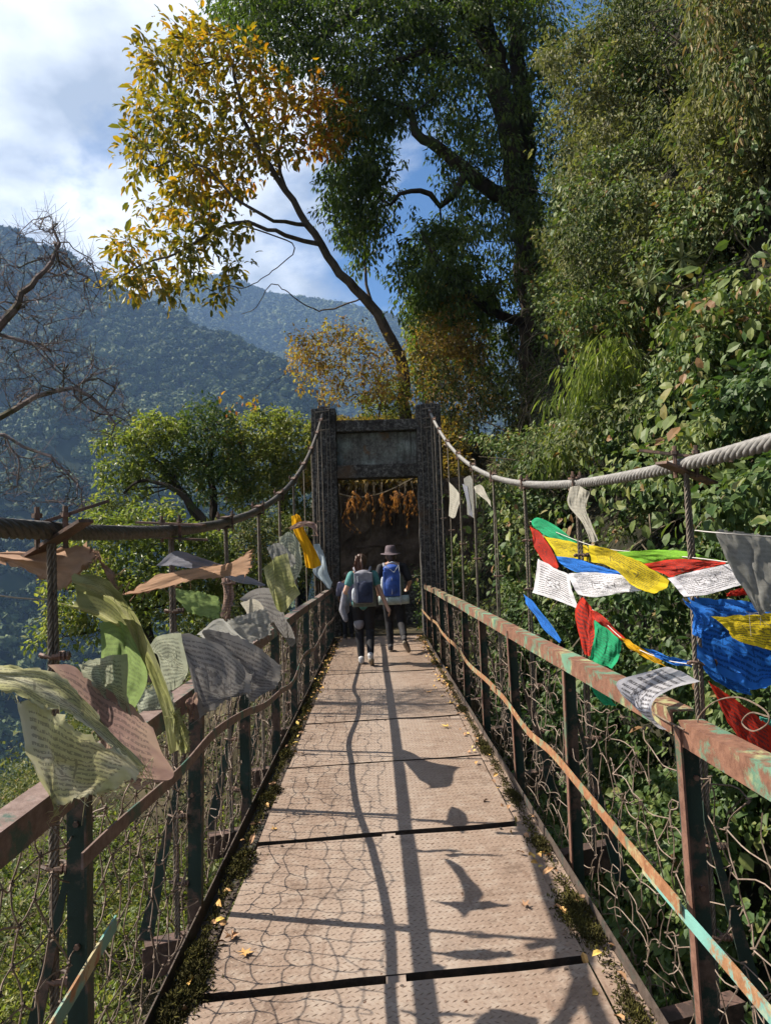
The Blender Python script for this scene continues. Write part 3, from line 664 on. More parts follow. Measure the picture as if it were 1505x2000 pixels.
blobtree('bushy_tree', 'low leafy tree filling the bank behind the faded flags', at_y(300, 1330, 12.5),
         Pd([(300, 1330, 12.5), (290, 1250, 12.5), (270, 1180, 12.5), (250, 1130, 12.5)]),
         [(200, 1080, 12.5, .75), (290, 1060, 12.8, .8), (370, 1090, 13, .8), (170, 1170, 12.2, .7), (260, 1180, 12.3, .9), (350, 1200, 12.6, .9), (430, 1150, 13.2, .8), (130, 1240, 12, .6)], 6, .075, m_lit, 204, cl=-.05, n_per=300)
blobtree('bushy_tree', 'dark leafy bush behind the railing close to the gate', at_y(480, 1290, 14.2),
         Pd([(480, 1290, 14.2), (480, 1220, 14.2), (490, 1150, 14.2)]),
         [(470, 1080, 14.2, .7), (530, 1060, 14.4, .7), (500, 1150, 14.2, .8), (560, 1130, 14.6, .6), (430, 1230, 13.8, .7), (520, 1230, 14, .6)], 6, .075, m_scrub, 205, cl=.0, n_per=280)
# bare leaning trunk between them
S = Skel(); t = thing('leaning_tree', 'bare dark trunk curving up between the creeper covered trees', 'tree', at_y(460, 1180, 15.5))
a = S.line(Pd([(470, 1190, 15.5), (430, 1060, 15.5), (370, 985, 15.4), (330, 950, 15.4), (280, 940, 15.3), (240, 960, 15.2)]), step=.3)
S.attract(sample_poly([(200, 940), (330, 900), (400, 960), (300, 1040), (210, 1040)], 30, 15, 16), step=.2); mb = MB(); S.build(mb, tip=.005, floor=[(a, .09, .03)]); mb.obj('trunk', m_bark, t)

# --- autumn shrubs round the gate
def shrub(name, label, cat, polys, n, d0, d1, base, nl, Ln, asp, mat_, seed, cl=0, kind=4, bark=None, droop=.4, sub=4, spr=.14):
    t = thing(name, label, cat, base); S = Skel(); g = np.random.default_rng(seed)
    S.line([base, base + A(.05, 0, .4)], step=.2); P = np.vstack([sample_poly(p, n // len(polys), d0, d1) for p in polys])
    tips = S.attract(P, step=.2, wob=.03, sag=.15, back=.3); mb = MB(); S.build(mb, tip=.004, e=2.6, rmax=.04); mb.obj('branch', bark or m_bark2, t)
    C = np.repeat(np.array([S.P[i] for i in tips]), sub, 0) + g.normal(size=(len(tips) * sub, 3)) * .10; D = g.normal(size=C.shape)
    rb = (.05 + .75 * fbm(C * 1.4, seed, 3) + .2 * g.random(len(C)) + cl).clip(0, 1)
    V, T, R = sprig_leaves(C, D, nl, spr, Ln, asp, droop, rb, kind=kind, g=g, rv=.2); MB().add(V, T=T, rnd=R).obj('foliage', mat_, t, kind='stuff')
shrub('autumn_shrub', 'airy shrub with small yellow-orange leaves growing over the left half of the gate', 'shrub', [[(560, 660), (640, 630), (720, 640), (780, 700), (790, 780), (700, 780), (620, 790), (580, 740)]], 230, 16.6, 18.2, at_y(740, 815, 17.6), 3, .085, .55, m_autumn, 211, cl=.30, sub=5)
shrub('autumn_shrub', 'brown and russet shrub covering the bank right of the gate top', 'shrub', [[(800, 680), (870, 640), (960, 680), (970, 800), (900, 830), (860, 800), (800, 790)], [(840, 560), (900, 560), (950, 640), (940, 700), (800, 700)]], 300, 16.9, 19, at_y(880, 830, 17.8), 5, .085, .5, m_autumn, 212, cl=.02, sub=4)
shrub('green_shrub', 'bright green bush just above the lintel of the gate', 'shrub', [[(705, 770), (760, 740), (800, 760), (800, 815), (700, 815)]], 70, 17.6, 18.8, at_y(750, 830, 18.2), 6, .08, .55, m_lit, 213, cl=.1)
shrub('green_shrub', 'sunlit green bush where the forest meets the sky right of the yellow tree', 'shrub', [[(790, 600), (850, 590), (880, 660), (850, 740), (800, 740)]], 120, 22, 25, at_y(840, 800, 23.5), 6, .12, .55, m_lit, 214, cl=.15)
shrub('yellow_twig_bush', 'thin branch with a few yellow leaves left of the gate top', 'shrub', [[(415, 760), (440, 760), (510, 770), (500, 800), (420, 790)]], 8, 16.8, 17.2, at_y(720, 690, 17.6), 4, .10, .6, m_yel, 215, cl=.3, sub=1)

# --- bamboo clump
def bamboo(label, cx0, cy0, d, n, seed):
    base = at_y(cx0 + 90, cy0 + 130, d + .4); base[0] = float(hill_x(np.array(base[1]), np.array(base[2]))) - .05
    t = thing('bamboo_clump', label, 'bamboo', base); g = np.random.default_rng(seed); C = []; D = []
    for q in range(n):
        tip = at_y(cx0 + g.normal() * 34, cy0 + g.uniform(-70, 120), d + g.normal() * .25); mid = (base + tip) / 2 + A(-.1, 0, .7 + g.random() * .4)
        K = catmull(np.array([base + g.normal(size=3) * .06, mid, tip]), 12); MB().tube(K, np.linspace(.012, .003, 13), 5, cap=False).obj('cane', m_bamboo, t)
        for k_ in range(5, 13):
            for _ in range(2): C.append(K[k_] + g.normal(size=3) * .04); D.append(K[k_] - K[k_ - 1] + A(0, 0, -.05))
    C = np.array(C); D = np.array(D)
    V, T, R = sprig_leaves(C, nrm(D), 9, .20, .17, .13, 1.3, g.random(len(C)) * .5 + .3, kind=2, g=g, fold=.1); MB().add(V, T=T, rnd=R).obj('foliage', m_bamboo, t, kind='stuff')
bamboo('bright green bamboo drooping from the slope right of the gate', 1100, 790, 9.0, 15, 221)
bamboo('dimmer bamboo spray standing above the bright green one', 1150, 640, 10.5, 5, 222)

# --- shrubs and boughs hanging out from the slope, in layers
m_pale = leaf_mat('pale_olive_leaves', [(0, (.05, .06, .025)), (.4, (.12, .13, .05)), (.75, (.22, .215, .095)), (1, (.32, .28, .14))], .35, .55, .25)
def bough(label, poly, n, d0, d1, root, Ln, asp, mat_, seed, cl=0, nl=5, sub=6, droop=.9, spr=.16):
    b = at_y(*root); shrub('overhanging_shrub', label, 'shrub', [poly], n, d0, d1, b, nl, Ln, asp, mat_, seed, cl=cl, droop=droop, sub=sub, spr=spr)
bough('pale olive shrub hanging out highest just right of the big dark stem', [(1045, 90), (1200, 30), (1310, 120), (1240, 260), (1090, 240)], 190, 12.5, 14.5, (1260, 60, 16), .095, .42, m_pale, 241)
bough('dusty olive shrub under the highest one, reaching toward the big dark stem', [(1050, 270), (1190, 230), (1330, 300), (1260, 420), (1120, 390)], 170, 11.5, 13.5, (1320, 330, 15), .08, .5, m_pale, 242)
bough('yellowish creeper mass bulging in the middle of the slope', [(1230, 340), (1400, 370), (1440, 500), (1300, 560), (1200, 500)], 180, 9.5, 11.2, (1420, 420, 12.5), .07, .7, m_pale, 243)
bough('grey green drooping bough filling the top right corner', [(1330, -40), (1530, -40), (1530, 240), (1430, 250), (1370, 130)], 190, 7.6, 9.4, (1600, 60, 10), .085, .40, m_scrub, 244, cl=.15, droop=1.4)
bough('leafy ledge of shrubs above the bright bamboo', [(1080, 600), (1200, 560), (1330, 620), (1290, 700), (1120, 690)], 150, 10.2, 11.5, (1330, 680, 12.5), .075, .6, m_ivy, 245, cl=.15)
bough('heart leaved creeper mass at the right edge above the thick cable', [(1330, 590), (1530, 560), (1530, 790), (1390, 810), (1300, 720)], 210, 6.8, 8.4, (1600, 720, 9), .066, .78, m_ivy, 246, cl=.18)
bough('dark narrow shrub hugging the foot of the big dark stem', [(1050, 450), (1170, 430), (1190, 560), (1090, 600)], 100, 13.5, 15.2, (1190, 540, 16.5), .08, .45, m_scrub, 247)
bough('olive shrub drooping over the bare rock near the right edge', [(1330, 190), (1460, 200), (1530, 190), (1530, 350), (1400, 350), (1310, 290)], 150, 8.6, 10.2, (1580, 250, 11.5), .08, .5, m_pale, 248)
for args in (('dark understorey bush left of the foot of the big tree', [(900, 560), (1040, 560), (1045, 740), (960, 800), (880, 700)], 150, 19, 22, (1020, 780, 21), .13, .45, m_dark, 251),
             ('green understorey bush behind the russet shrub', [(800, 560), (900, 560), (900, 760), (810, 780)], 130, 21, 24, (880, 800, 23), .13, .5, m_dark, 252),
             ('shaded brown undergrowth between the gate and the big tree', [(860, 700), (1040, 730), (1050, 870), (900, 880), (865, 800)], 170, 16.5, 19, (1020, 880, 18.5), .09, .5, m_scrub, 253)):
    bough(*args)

# --- large leaved rosettes on the slope
def rosette(px0, py0, d, label, seed):
    c = at_y(px0, py0, d); t = thing('rosette_plant', label, 'plant', c); g = np.random.default_rng(seed)
    for k_ in range(3):
        o = c + g.normal(size=3) * A(.18, .12, .12); MB().tube(np.array([c + A(.3, .1, -.25), (c + o) / 2 + A(.1, 0, -.1), o]), [.012, .01, .008], 5, cap=False).obj('stem', m_vinestem, t)
        for q in range(9):
            a_ = q * 2 * math.pi / 9 + g.random() * .3; dd = A(math.cos(a_), -.35, math.sin(a_) * .8 - .1)
            V, T, R = leaf_geo(o[None], dd[None], A(-.3, -.8, .4)[None], .21 + .04 * g.random(), .055, np.array([.45 + .3 * g.random()]), fold=.3, curl=.2, kind=7); MB().add(V, T=T, rnd=R).obj('leaf', m_scrub, t)
rosette(1290, 520, 8.8, 'pale star-like rosettes of long leaves half way up the slope', 231)
rosette(1345, 560, 9.1, 'paler leaf rosettes a step right of and below the other rosette plant', 232)
# ------------------------------------------------------------------ metal materials
def rust_paint(name, paint, rust0, rust1, amount, scale=9, rough=.7, third=None):
    k = NM(name); r = k.ramp(k.noise(26, 7, .7), [(.3, rust0), (.65, rust1)]); pn = k.noise(2.6, 4)
    pc = k.ramp(pn, [(.35, tuple(.55 * c for c in paint)), (.65, paint)])
    if third: pc = k.mix(k.mask(k.noise(4.1, 5, .6), .52, .58), pc, third)
    m1 = k.noise(scale, 9, .72); mk = k.mask(m1, amount - .035, amount + .035); c = k.mix(mk, pc, r)
    k.set(base=c, rough=rough, spec=.35, metal=.0); k.bump(k.math('ADD', k.math('MULTIPLY', m1, .7), k.noise(70, 5, .7)), .55, .004); return k.m
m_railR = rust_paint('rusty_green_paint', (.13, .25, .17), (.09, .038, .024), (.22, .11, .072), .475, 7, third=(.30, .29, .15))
m_midR = rust_paint('rust_and_ochre', (.22, .27, .17), (.16, .06, .025), (.32, .16, .08), .46, 11, third=(.34, .27, .14))
m_turq = rust_paint('turquoise_paint', (.16, .36, .32), (.17, .07, .03), (.33, .18, .09), .56, 7, third=(.36, .33, .20))
m_post = rust_paint('dark_green_paint', (.018, .040, .031), (.06, .035, .027), (.13, .085, .065), .53, 5)
m_postedge = rust_paint('red_lead_paint', (.10, .14, .09), (.09, .042, .03), (.20, .105, .075), .44, 8)
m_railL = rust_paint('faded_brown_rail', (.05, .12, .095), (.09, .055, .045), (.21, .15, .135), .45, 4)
m_darkmetal = rust_paint('dark_rusty_metal', (.05, .06, .05), (.035, .026, .022), (.10, .075, .062), .42, 9)
m_beam = rust_paint('rusty_beam', (.06, .04, .035), (.05, .032, .026), (.14, .085, .07), .5, 9)
m_clip = rust_paint('rusty_clip', (.10, .07, .055), (.09, .05, .035), (.20, .12, .09), .5, 20)
def rope_mat(name, c0, c1):
    k = NM(name); n_ = k.noise(30, 6, .7); k.set(base=k.ramp(n_, [(.3, c0), (.7, c1)]), rough=.62, spec=.4, metal=.15); k.bump(n_, .5, .003); return k.m
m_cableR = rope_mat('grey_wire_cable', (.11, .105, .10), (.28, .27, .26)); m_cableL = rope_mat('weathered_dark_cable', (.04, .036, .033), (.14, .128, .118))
m_hang = rope_mat('hanger_wire', (.07, .055, .042), (.24, .20, .16)); m_wire = rope_mat('fence_wire', (.08, .055, .042), (.24, .18, .14))

# tread plate steel
k = NM('tread_plate_steel')
big = k.noise(1.1, 5, .6); med = k.noise(9, 7, .68); fine = k.noise(60, 6, .7)
c = k.ramp(big, [(.3, (.19, .130, .098)), (.5, (.255, .185, .145)), (.72, (.32, .25, .205))])
c = k.mix(k.mask(med, .50, .62), c, (.33, .27, .225)); c = k.mix(k.mask(k.noise(3.7, 8, .75), .53, .64), c, (.11, .068, .048))
c = k.mix(.35, c, k.ramp(fine, [(.3, (.08, .05, .036)), (.7, (.34, .27, .22))]))
rnd_ = k.n('ShaderNodeObjectInfo').outputs['Random']; c = k.mix(1.0, c, k.ramp(rnd_, [(0, (.80, .76, .72)), (.5, (1, 1, 1)), (1, (1.0, .94, .88))]), 'MULTIPLY')
gx2 = k.n('ShaderNodeSeparateXYZ'); k.l(k.pos(), gx2.inputs[0]); off = k.math('ABSOLUTE', k.math('SUBTRACT', k.math('ADD', gx2.outputs[0], k.math('MULTIPLY', k.noise(1.3, 3), .35)), .22))
track = k.ramp(off, [(.12, (1, 1, 1)), (.42, (0, 0, 0))]); c = k.mix(k.math('MULTIPLY', track, .30), c, (.36, .31, .27))
spots = k.mask(k.noise(24, 4, .6), .66, .70); c = k.mix(spots, c, (.085, .045, .028)); streak = k.mask(k.noise(5.5, 6, .7, stretch=(3.0, .5, 1)), .58, .70); c = k.mix(k.math('MULTIPLY', streak, .6), c, (.12, .07, .048))
k.set(base=c, rough=.62, spec=.35); k.bump(k.math('ADD', fine, k.math('MULTIPLY', med, .5)), .45, .003); m_deck = k.m
k = NM('tread_bar_steel'); k.set(base=k.ramp(k.noise(14, 6, .7), [(.35, (.13, .088, .064)), (.65, (.28, .215, .17))]), rough=.68, spec=.2); m_tread = k.m

m_lip = rust_paint('plate_edge', (.03, .022, .018), (.018, .013, .011), (.06, .04, .03), .5, 12)
# ------------------------------------------------------------------ deck
deck = thing('bridge_deck', 'rusty pinkish-brown steel tread plate walkway of the footbridge leading to the stone gate', 'footbridge deck', (0.05, 7, 0))
XL, XR, SK = -.705, .775, .105            # plate edges and skew (dy per m of width)
joints = [-1.48, -.03, 1.42, 2.88, 4.33, 5.80, 7.26, 8.70, 10.15, 11.62, 13.08, 14.62]
# one plate mesh, shared
def plate_mesh():
    ln = 1.425; mb = MB(); n = 26; m_ = 24
    xs = np.linspace(XL, XR, n); ys = np.linspace(0, ln, m_); X, Y = np.meshgrid(xs, ys, indexing='ij'); Yw = Y + SK * X
    Zt = (fbm(np.stack([X * 2, Y * 2, 0 * X], -1), 301, 3) - .5) * .012
    edge = np.zeros_like(Zt); edge[:, 0] = 1; edge[:, -1] = 1
    mb.grid(np.stack([X, Yw, Zt], -1))
    for s_, yy in ((-1, 0), (1, ln)):          # turned down lips
        a = np.stack([xs, yy + SK * xs, Zt[:, 0 if s_ < 0 else -1]], -1); b = a.copy(); b[:, 2] -= .035; mb.grid(np.stack([a, b] if s_ < 0 else [b, a]), m=1)
    a = np.stack([xs, SK * xs, Zt[:, 0] * 0 - .036], -1); b = np.stack([xs, ln + SK * xs, 0 * xs - .036], -1); mb.grid(np.stack([b, a]))
    me = mb.mesh('deck_plate', [m_deck, m_lip], smooth=False)
    # raised lozenges of the tread pattern
    tb = MB(); p = .029; ys_ = np.arange(.03, ln - .02, p); V = []; F = []
    L0 = np.array([[-1, 0, 0], [0, -1, 0], [1, 0, 0], [0, 1, 0], [0, 0, 1]])
    cnt = 0
    for i, yy in enumerate(ys_):
        xs_ = np.arange(XL + .03 + (i % 2) * p * .5, XR - .02, p)
        for j, xx in enumerate(xs_):
            a_ = math.radians(38 if i % 2 else -38); ca, sa = math.cos(a_), math.sin(a_)
            q = L0 * np.array([.0135, .0040, .0022]); qx = q[:, 0] * ca - q[:, 1] * sa; qy = q[:, 0] * sa + q[:, 1] * ca
            gx_ = (xx - XL) / (XR - XL) * (n - 1); gy_ = yy / ln * (m_ - 1); i0 = min(int(gx_), n - 2); j0 = min(int(gy_), m_ - 2); fx = gx_ - i0; fy = gy_ - j0
            z0 = Zt[i0, j0] * (1 - fx) * (1 - fy) + Zt[i0 + 1, j0] * fx * (1 - fy) + Zt[i0, j0 + 1] * (1 - fx) * fy + Zt[i0 + 1, j0 + 1] * fx * fy
            V.append(np.stack([xx + qx, yy + SK * xx + qy, q[:, 2] + z0 + .0003], -1)); F += [[cnt, cnt + 1, cnt + 4], [cnt + 1, cnt + 2, cnt + 4], [cnt + 2, cnt + 3, cnt + 4], [cnt + 3, cnt, cnt + 4]]; cnt += 5
    tb.add(np.vstack(V), T=F); return me, tb.mesh('tread', m_tread)
pme, tme = plate_mesh()
for i, j in enumerate(joints[:-1]):
    gap = joints[i + 1] - j; dz = [.0, .0, .004, -.003, .004, 0, .003, -.002, .003, 0, .002][i]
    ga, gb = [(.02, .03), (.03, .04), (.04, .035), (.035, .025), (.025, .025), (.025, .02), (.02, .018)][i] if i < 7 else (.018, .018)
    o = piece('deck_plate', pme, deck, (0, j + ga, dz), rot=(0, 0, [0, 0, .004, -.003, .003, 0, -.003, .002, 0, 0, 0][i]), scale=(1, (gap - ga - gb) / 1.425, 1))
    piece_t = bpy.data.objects.new('tread', tme); COL.objects.link(piece_t); piece_t.parent = o; piece_t['kind'] = 'stuff'
for x in (XL + .12, .03, XR - .12):           # plate bolts / lifting tabs at each joint
    for i, j in enumerate(joints[2:8]):
        y = j + SK * x
        MB().tube(np.array([[x + .02, y - .055, .0], [x + .02, y - .055, .007]]), .008, 7).obj('bolt', m_darkmetal, deck)
for i, j in enumerate(joints[2:9]):
    MB().box((.03, j + SK * .03, -.012), (.075, .10, .012)).obj('joint_tab', m_deck, deck)
# edge flats and kerb angles
def wavy(x, y0, y1, z, n=60, a=.004, seed=0):
    y = np.linspace(y0, y1, n); q = np.stack([0 * y + seed, y * .8, 0 * y], -1); return np.stack([x + (fbm(q, seed, 2) - .5) * 2 * a, y, z + (fbm(q + 9, seed, 2) - .5) * a], -1)
mb = MB(); mb.sweep([(-.062, -.006), (.055, -.006), (.055, 0), (-.062, 0)], wavy(.845, -1.5, 14.7, -.010, seed=2)); mb.obj('edge_flat', m_deck, deck)
mb = MB(); mb.sweep([(-.05, -.006), (.05, -.006), (.05, 0), (-.05, 0)], wavy(-.775, -1.5, 14.7, -.030, seed=3)); mb.obj('edge_flat', m_darkmetal, deck)
prof = [(0, -.06), (.006, -.06), (.006, .045), (-.0, .045), (-.0, -.0), (-.0, -.03)]
mb = MB(); mb.sweep([(-.003, -.06), (.003, -.06), (.003, .04), (-.003, .04)], wavy(.905, -1.5, 14.7, 0, seed=4)); mb.obj('kerb_angle', m_darkmetal, deck)
mb = MB(); mb.sweep([(-.003, -.06), (.003, -.06), (.003, .035), (-.003, .035)], wavy(-.835, -1.5, 14.7, 0, seed=5)); mb.obj('kerb_angle', m_darkmetal, deck)
for x in (-.60, .68):
    mb = MB(); mb.sweep([(-.035, -.10), (.035, -.10), (.035, 0), (-.035, 0)], wavy(x, -1.5, 14.6, -.045, seed=6, n=10)); mb.obj('stringer', m_beam, deck)
HLy = [.85, 2.22, 3.52, 4.82, 6.2, 7.6, 9.0, 10.4, 11.8, 13.2, 14.3]; HRy = [1.35, 2.82, 4.35, 5.85, 7.35, 8.8, 10.2, 11.6, 12.9, 13.9, 14.6]
for yl, yr in zip(HLy, HRy):                  # channel beams under the deck, one per pair of hangers
    a = A(-1.10, yl - .07, -.20); b = A(1.33, yr + .05, -.20); mb = MB()
    mb.bar(a, b, .012, .12); mb.bar(a + A(0, .035, .066), b + A(0, .035, .066), .08, .011); mb.bar(a + A(0, .035, -.066), b + A(0, .035, -.066), .08, .011); mb.obj('crossbeam', m_beam, deck)

# ------------------------------------------------------------------ railings
def L6(w_, t, sx_=1, sy_=-1):          # L profile, corner at the origin
    P = [(0, 0), (w_ * sx_, 0), (w_ * sx_, t * sy_), (t * sx_, t * sy_), (t * sx_, w_ * sy_), (0, w_ * sy_)]
    return P
def post_mesh(side, name, h=1.02, w_=.072, t=.007):
    """angle iron; broad face across the bridge, narrow leg along it towards the viewer"""
    mb = MB(); z0 = -.19
    mb.box((side * w_ / 2, 0, (z0 + h) / 2), (w_, t, h - z0), m=0)
    mb.box((side * t / 2, -w_ * .28 - t * .5, (z0 + h) / 2), (t, w_ * .56, h - z0), m=1)
    return mb.mesh(name, [m_post, m_postedge if side > 0 else m_post])
def railing(side, X, ys, label, hr, mm):
    t = thing('bridge_railing', label, 'railing', (X, 7, 0), 'railings of the footbridge')
    pm = post_mesh(side, 'post'); bm_ = MB(); sgn = side
    bm_.add(np.array([[0, 0, .78], [0, .007, .78], [0, .007, .72], [0, 0, .72], [sgn * .24, 0, -.13], [sgn * .24, .007, -.13], [sgn * .17, .007, -.13], [sgn * .17, 0, -.13]]),
            Q=[[0, 1, 5, 4], [3, 7, 6, 2], [0, 4, 7, 3], [1, 2, 6, 5], [0, 3, 2, 1], [4, 5, 6, 7]])
    br = bm_.mesh('brace', [m_post])
    for i, y in enumerate(ys):
        piece('post', pm, t, (X, y, 0), rot=(g.normal() * .008, g.normal() * .008 - side * .01, 0)); piece('brace', br, t, (X + side * .066, y + .012, 0))
    return t
g = np.random.default_rng(51)
PRy = [-.6, .88, 2.38, 3.9, 5.4, 6.95, 8.4, 9.85, 11.3, 12.75, 14.2]; PLy = [-.6, .80, 2.18, 3.5, 4.85, 6.3, 7.7, 9.1, 10.5, 11.9, 13.3, 14.4]
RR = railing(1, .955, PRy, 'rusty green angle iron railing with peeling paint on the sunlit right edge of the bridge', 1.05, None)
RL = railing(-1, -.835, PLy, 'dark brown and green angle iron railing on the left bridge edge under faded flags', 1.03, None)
def top_rail(t, X, side, segs, mat_, w_=.066):
    for y0, y1, z0, z1 in segs:
        n = 14; y = np.linspace(y0, y1, n); q = np.stack([0 * y + 3, y * .9, 0 * y], -1)
        P = np.stack([X - side * .012 + (fbm(q, 5, 2) - .5) * .012, y, np.linspace(z0, z1, n) + (fbm(q, 7, 2) - .5) * .010], -1)
        MB().sweep(L6(w_ + .012, .007, side, -1), P).obj('top_rail', mat_, t)
top_rail(RR, .955, 1, [(-1.4, 2.36, 1.045, 1.045), (2.42, 5.42, 1.065, 1.045), (5.42, 8.42, 1.047, 1.03), (8.425, 11.3, 1.033, 1.01), (11.305, 14.55, 1.012, .98)], m_railR)
top_rail(RL, -.835, -1, [(-1.4, 2.2, 1.02, 1.03), (2.205, 4.87, 1.032, 1.03), (4.875, 7.7, 1.035, 1.03), (7.705, 10.5, 1.03, 1.01), (10.505, 14.5, 1.01, .99)], m_railL)
def flat_bar(t, name, pts, mat_, w_=.042, th=.006):
    P = catmull(np.array(pts, float), 30); MB().sweep([(-th / 2, -w_ / 2), (th / 2, -w_ / 2), (th / 2, w_ / 2), (-th / 2, w_ / 2)], P).obj(name, mat_, t)
xm = .955 - .072
flat_bar(RR, 'mid_rail', [(xm, -1.0, .50), (xm, .9, .50), (xm + .003, 2.0, .50), (xm + .012, 2.62, .487)], m_turq)
flat_bar(RR, 'mid_rail', [(xm - .008, 2.25, .523), (xm + .005, 2.8, .515), (xm, 3.3, .535), (xm, 3.9, .545), (xm, 4.5, .51), (xm, 5.3, .55), (xm, 5.9, .53)], m_midR)
flat_bar(RR, 'mid_rail', [(xm - .008, 5.6, .56), (xm + .01, 6.2, .53), (xm, 7.3, .50), (xm, 8.2, .54), (xm, 9.1, .52)], m_midR)
flat_bar(RR, 'mid_rail', [(xm - .008, 9.0, .52), (xm, 10.2, .51), (xm + .01, 11.2, .54), (xm, 12.5, .50), (xm, 14.4, .50)], m_midR)
xl = -.835 + .072
flat_bar(RL, 'mid_rail', [(xl, -1.0, .52), (xl, .6, .52), (xl - .005, 1.5, .53), (xl - .02, 2.22, .56)], m_turq)
flat_bar(RL, 'mid_rail', [(xl - .02, 1.98, .83), (xl, 2.2, .84), (xl, 2.9, .80), (xl, 3.5, .80), (xl, 4.3, .72), (xl, 5.0, .62), (xl, 5.8, .56)], m_railL)
flat_bar(RL, 'mid_rail', [(xl, 5.75, .57), (xl + .01, 6.6, .50), (xl, 7.6, .57), (xl + .01, 8.4, .55), (xl, 9.1, .48), (xl, 10.4, .50)], m_railL)
flat_bar(RL, 'mid_rail', [(xl, 10.3, .50), (xl, 11.6, .53), (xl + .01, 12.6, .50), (xl, 14.4, .50)], m_railL)
for t, X, side, ys in ((RR, .955, 1, PRy), (RL, -.835, -1, PLy)):
    for y in ys[1:8]:
        for z in (.52, .86):
            MB().tube(np.array([[X + side * .04, y - .014, z], [X + side * .04, y - .004, z]]), .009, 6).obj('bolt', m_clip, t)

# ------------------------------------------------------------------ main cables, clamps, hangers
def cz(side, y):
    return (1.90 + .0158 * (y - 2.1) ** 2) if side > 0 else (1.70 + .0164 * (y - 1.9) ** 2)
def twisted(path, R, ns, pitch, sr, sides=5, step=.02, ph=0):
    path = np.asarray(path, float); seg = np.r_[0, np.cumsum(np.linalg.norm(np.diff(path, axis=0), axis=1))]; n = max(3, int(seg[-1] / step)); s_ = np.linspace(0, seg[-1], n)
    C = np.stack([np.interp(s_, seg, path[:, q]) for q in range(3)], -1); T = nrm(np.gradient(C, axis=0)); ref = A(1, 0, 0) if abs(T[n // 2][0]) < .8 else A(0, 0, 1)
    X = nrm(np.cross(T, ref)); Y = np.cross(T, X); out_ = []
    for q in range(ns):
        a = s_ / pitch * 2 * math.pi + q * 2 * math.pi / ns + ph; out_.append(C + R * (np.cos(a)[:, None] * X + np.sin(a)[:, None] * Y))
    return out_
def main_cable(side, X, label, mat_, R):
    t = thing('main_cable', label, 'cable', (X, 7, 2), 'main suspension cables')
    y = np.linspace(-3, 15.2, 180); P = np.stack([X + 0 * y, y, cz(side, y)], -1); P = np.vstack([P, [[X, 16.6, 4.15], [X, 19.5, 3.1]]])
    for q in twisted(P, R * .62, 6, R * 9.5 * -side, R * .40, step=.025):
        MB().tube(q, R * .42, 6, cap=False).obj('strand', mat_, t, smooth=True)
    MB().tube(P, R * .5, 6, cap=False).obj('core', mat_, t)
    ys = HRy if side > 0 else HLy
    for i, yh in enumerate(ys):
        z = cz(side, yh); c = A(X, yh, z); sl = (cz(side, yh + .1) - cz(side, yh - .1)) / .2; ux = nrm(A(0, 1, sl)); uz = nrm(A(0, -sl, 1)); big_ = i <= (1 if side > 0 else 2)
        # two flat plates gripping the cable, upright bolts
        an = math.radians([20, -32, 12, 8, 5][min(i, 4)]) * (1 if side > 0 else -1); ca, sa = math.cos(an), math.sin(an)
        ax = nrm(A(ca, sa, [-.02, -.22, .05, 0, 0][min(i, 4)] * (1 if side > 0 else -1.6)))
        hw = .17 if big_ else .06
        if not big_: ax = ux; hw = .10
        w2 = .050
        MB().bar(c + uz * (R + .006) - ax * hw, c + uz * (R + .006) + ax * hw, w2, .010, up=uz).obj('clamp_plate', m_clip, t)
        ax2 = nrm(ax * A(1, -1, 1)) if big_ else ax
        MB().bar(c - uz * (R + .006) - ax2 * hw * .9, c - uz * (R + .006) + ax2 * hw, w2, .010, up=uz).obj('clamp_plate', m_clip, t)
        for s_ in (-1, 1):
            b = c + (A(1, 0, 0) * s_ * (R + .014)) + ux * .0
            if not big_: b = c + ux * s_ * .05 + A(1, 0, 0) * s_ * (R + .008)
            MB().tube(np.array([b - uz * (R + .025), b + uz * (R + .045)]), .008, 6).obj('clamp_bolt', m_clip, t)
            MB().tube(np.array([b + uz * (R + .012), b + uz * (R + .026)]), .015, 6).obj('clamp_nut', m_clip, t)
        # hanger: a doubled wire rope
        yb = yh; zb = -.14; d = (.012 if side > 0 else .007) if i < 5 else .008; top = c - uz * (R + .01)
        for s_ in ((-1, 1) if i < 7 else (0,)):
            P2 = catmull(np.array([top + A(s_ * .004, s_ * .004, 0), A(X + s_ * d + .004, yh + s_ * d * .5, z * .7), A(X + s_ * d * .8, yh, z * .35), A(X + s_ * .006, yb, zb)]), 20)
            if i < 4:
                mb = MB()
                for q in twisted(P2, .0052, 4, .09, .005, step=.012): mb.tube(q, .0043, 4, cap=False)
                h = mb.obj('hanger', m_hang, t, smooth=True)
            else: h = MB().tube(P2, .0085, 5).obj('hanger', m_hang, t)
            if s_ == (1 if i < 7 else 0):
                for fz in ([.14, .30, .47, .63, .80] if i < 4 else [.25, .6]):
                    zc = zb + (z - zb) * fz; cc = A(X, yh, zc)
                    MB().tube(cc + np.array([[.034 * math.cos(a_), .026 * math.sin(a_), .006 * math.sin(a_ * 2)] for a_ in np.linspace(0, 2 * math.pi, 11)]), .0062, 5, cap=False).obj('rope_clip', m_clip, h, origin=tuple(A(*top)))
                    mb = MB().tube(np.array([cc + A(.012, -.028, 0), cc + A(.062, -.02, .002)]), .0085, 6)
                    for kk in range(3): mb.tube(np.array([cc + A(.030 + kk * .012, -.025, .001), cc + A(.036 + kk * .012, -.024, .001)]), .0145, 6)
                    mb.obj('clip_bolt', m_clip, h, origin=tuple(A(*top)))
    return t
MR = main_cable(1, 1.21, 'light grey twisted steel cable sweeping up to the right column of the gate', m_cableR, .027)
ML = main_cable(-1, -.96, 'dark weathered twisted cable sweeping up to the left column of the gate', m_cableL, .028)
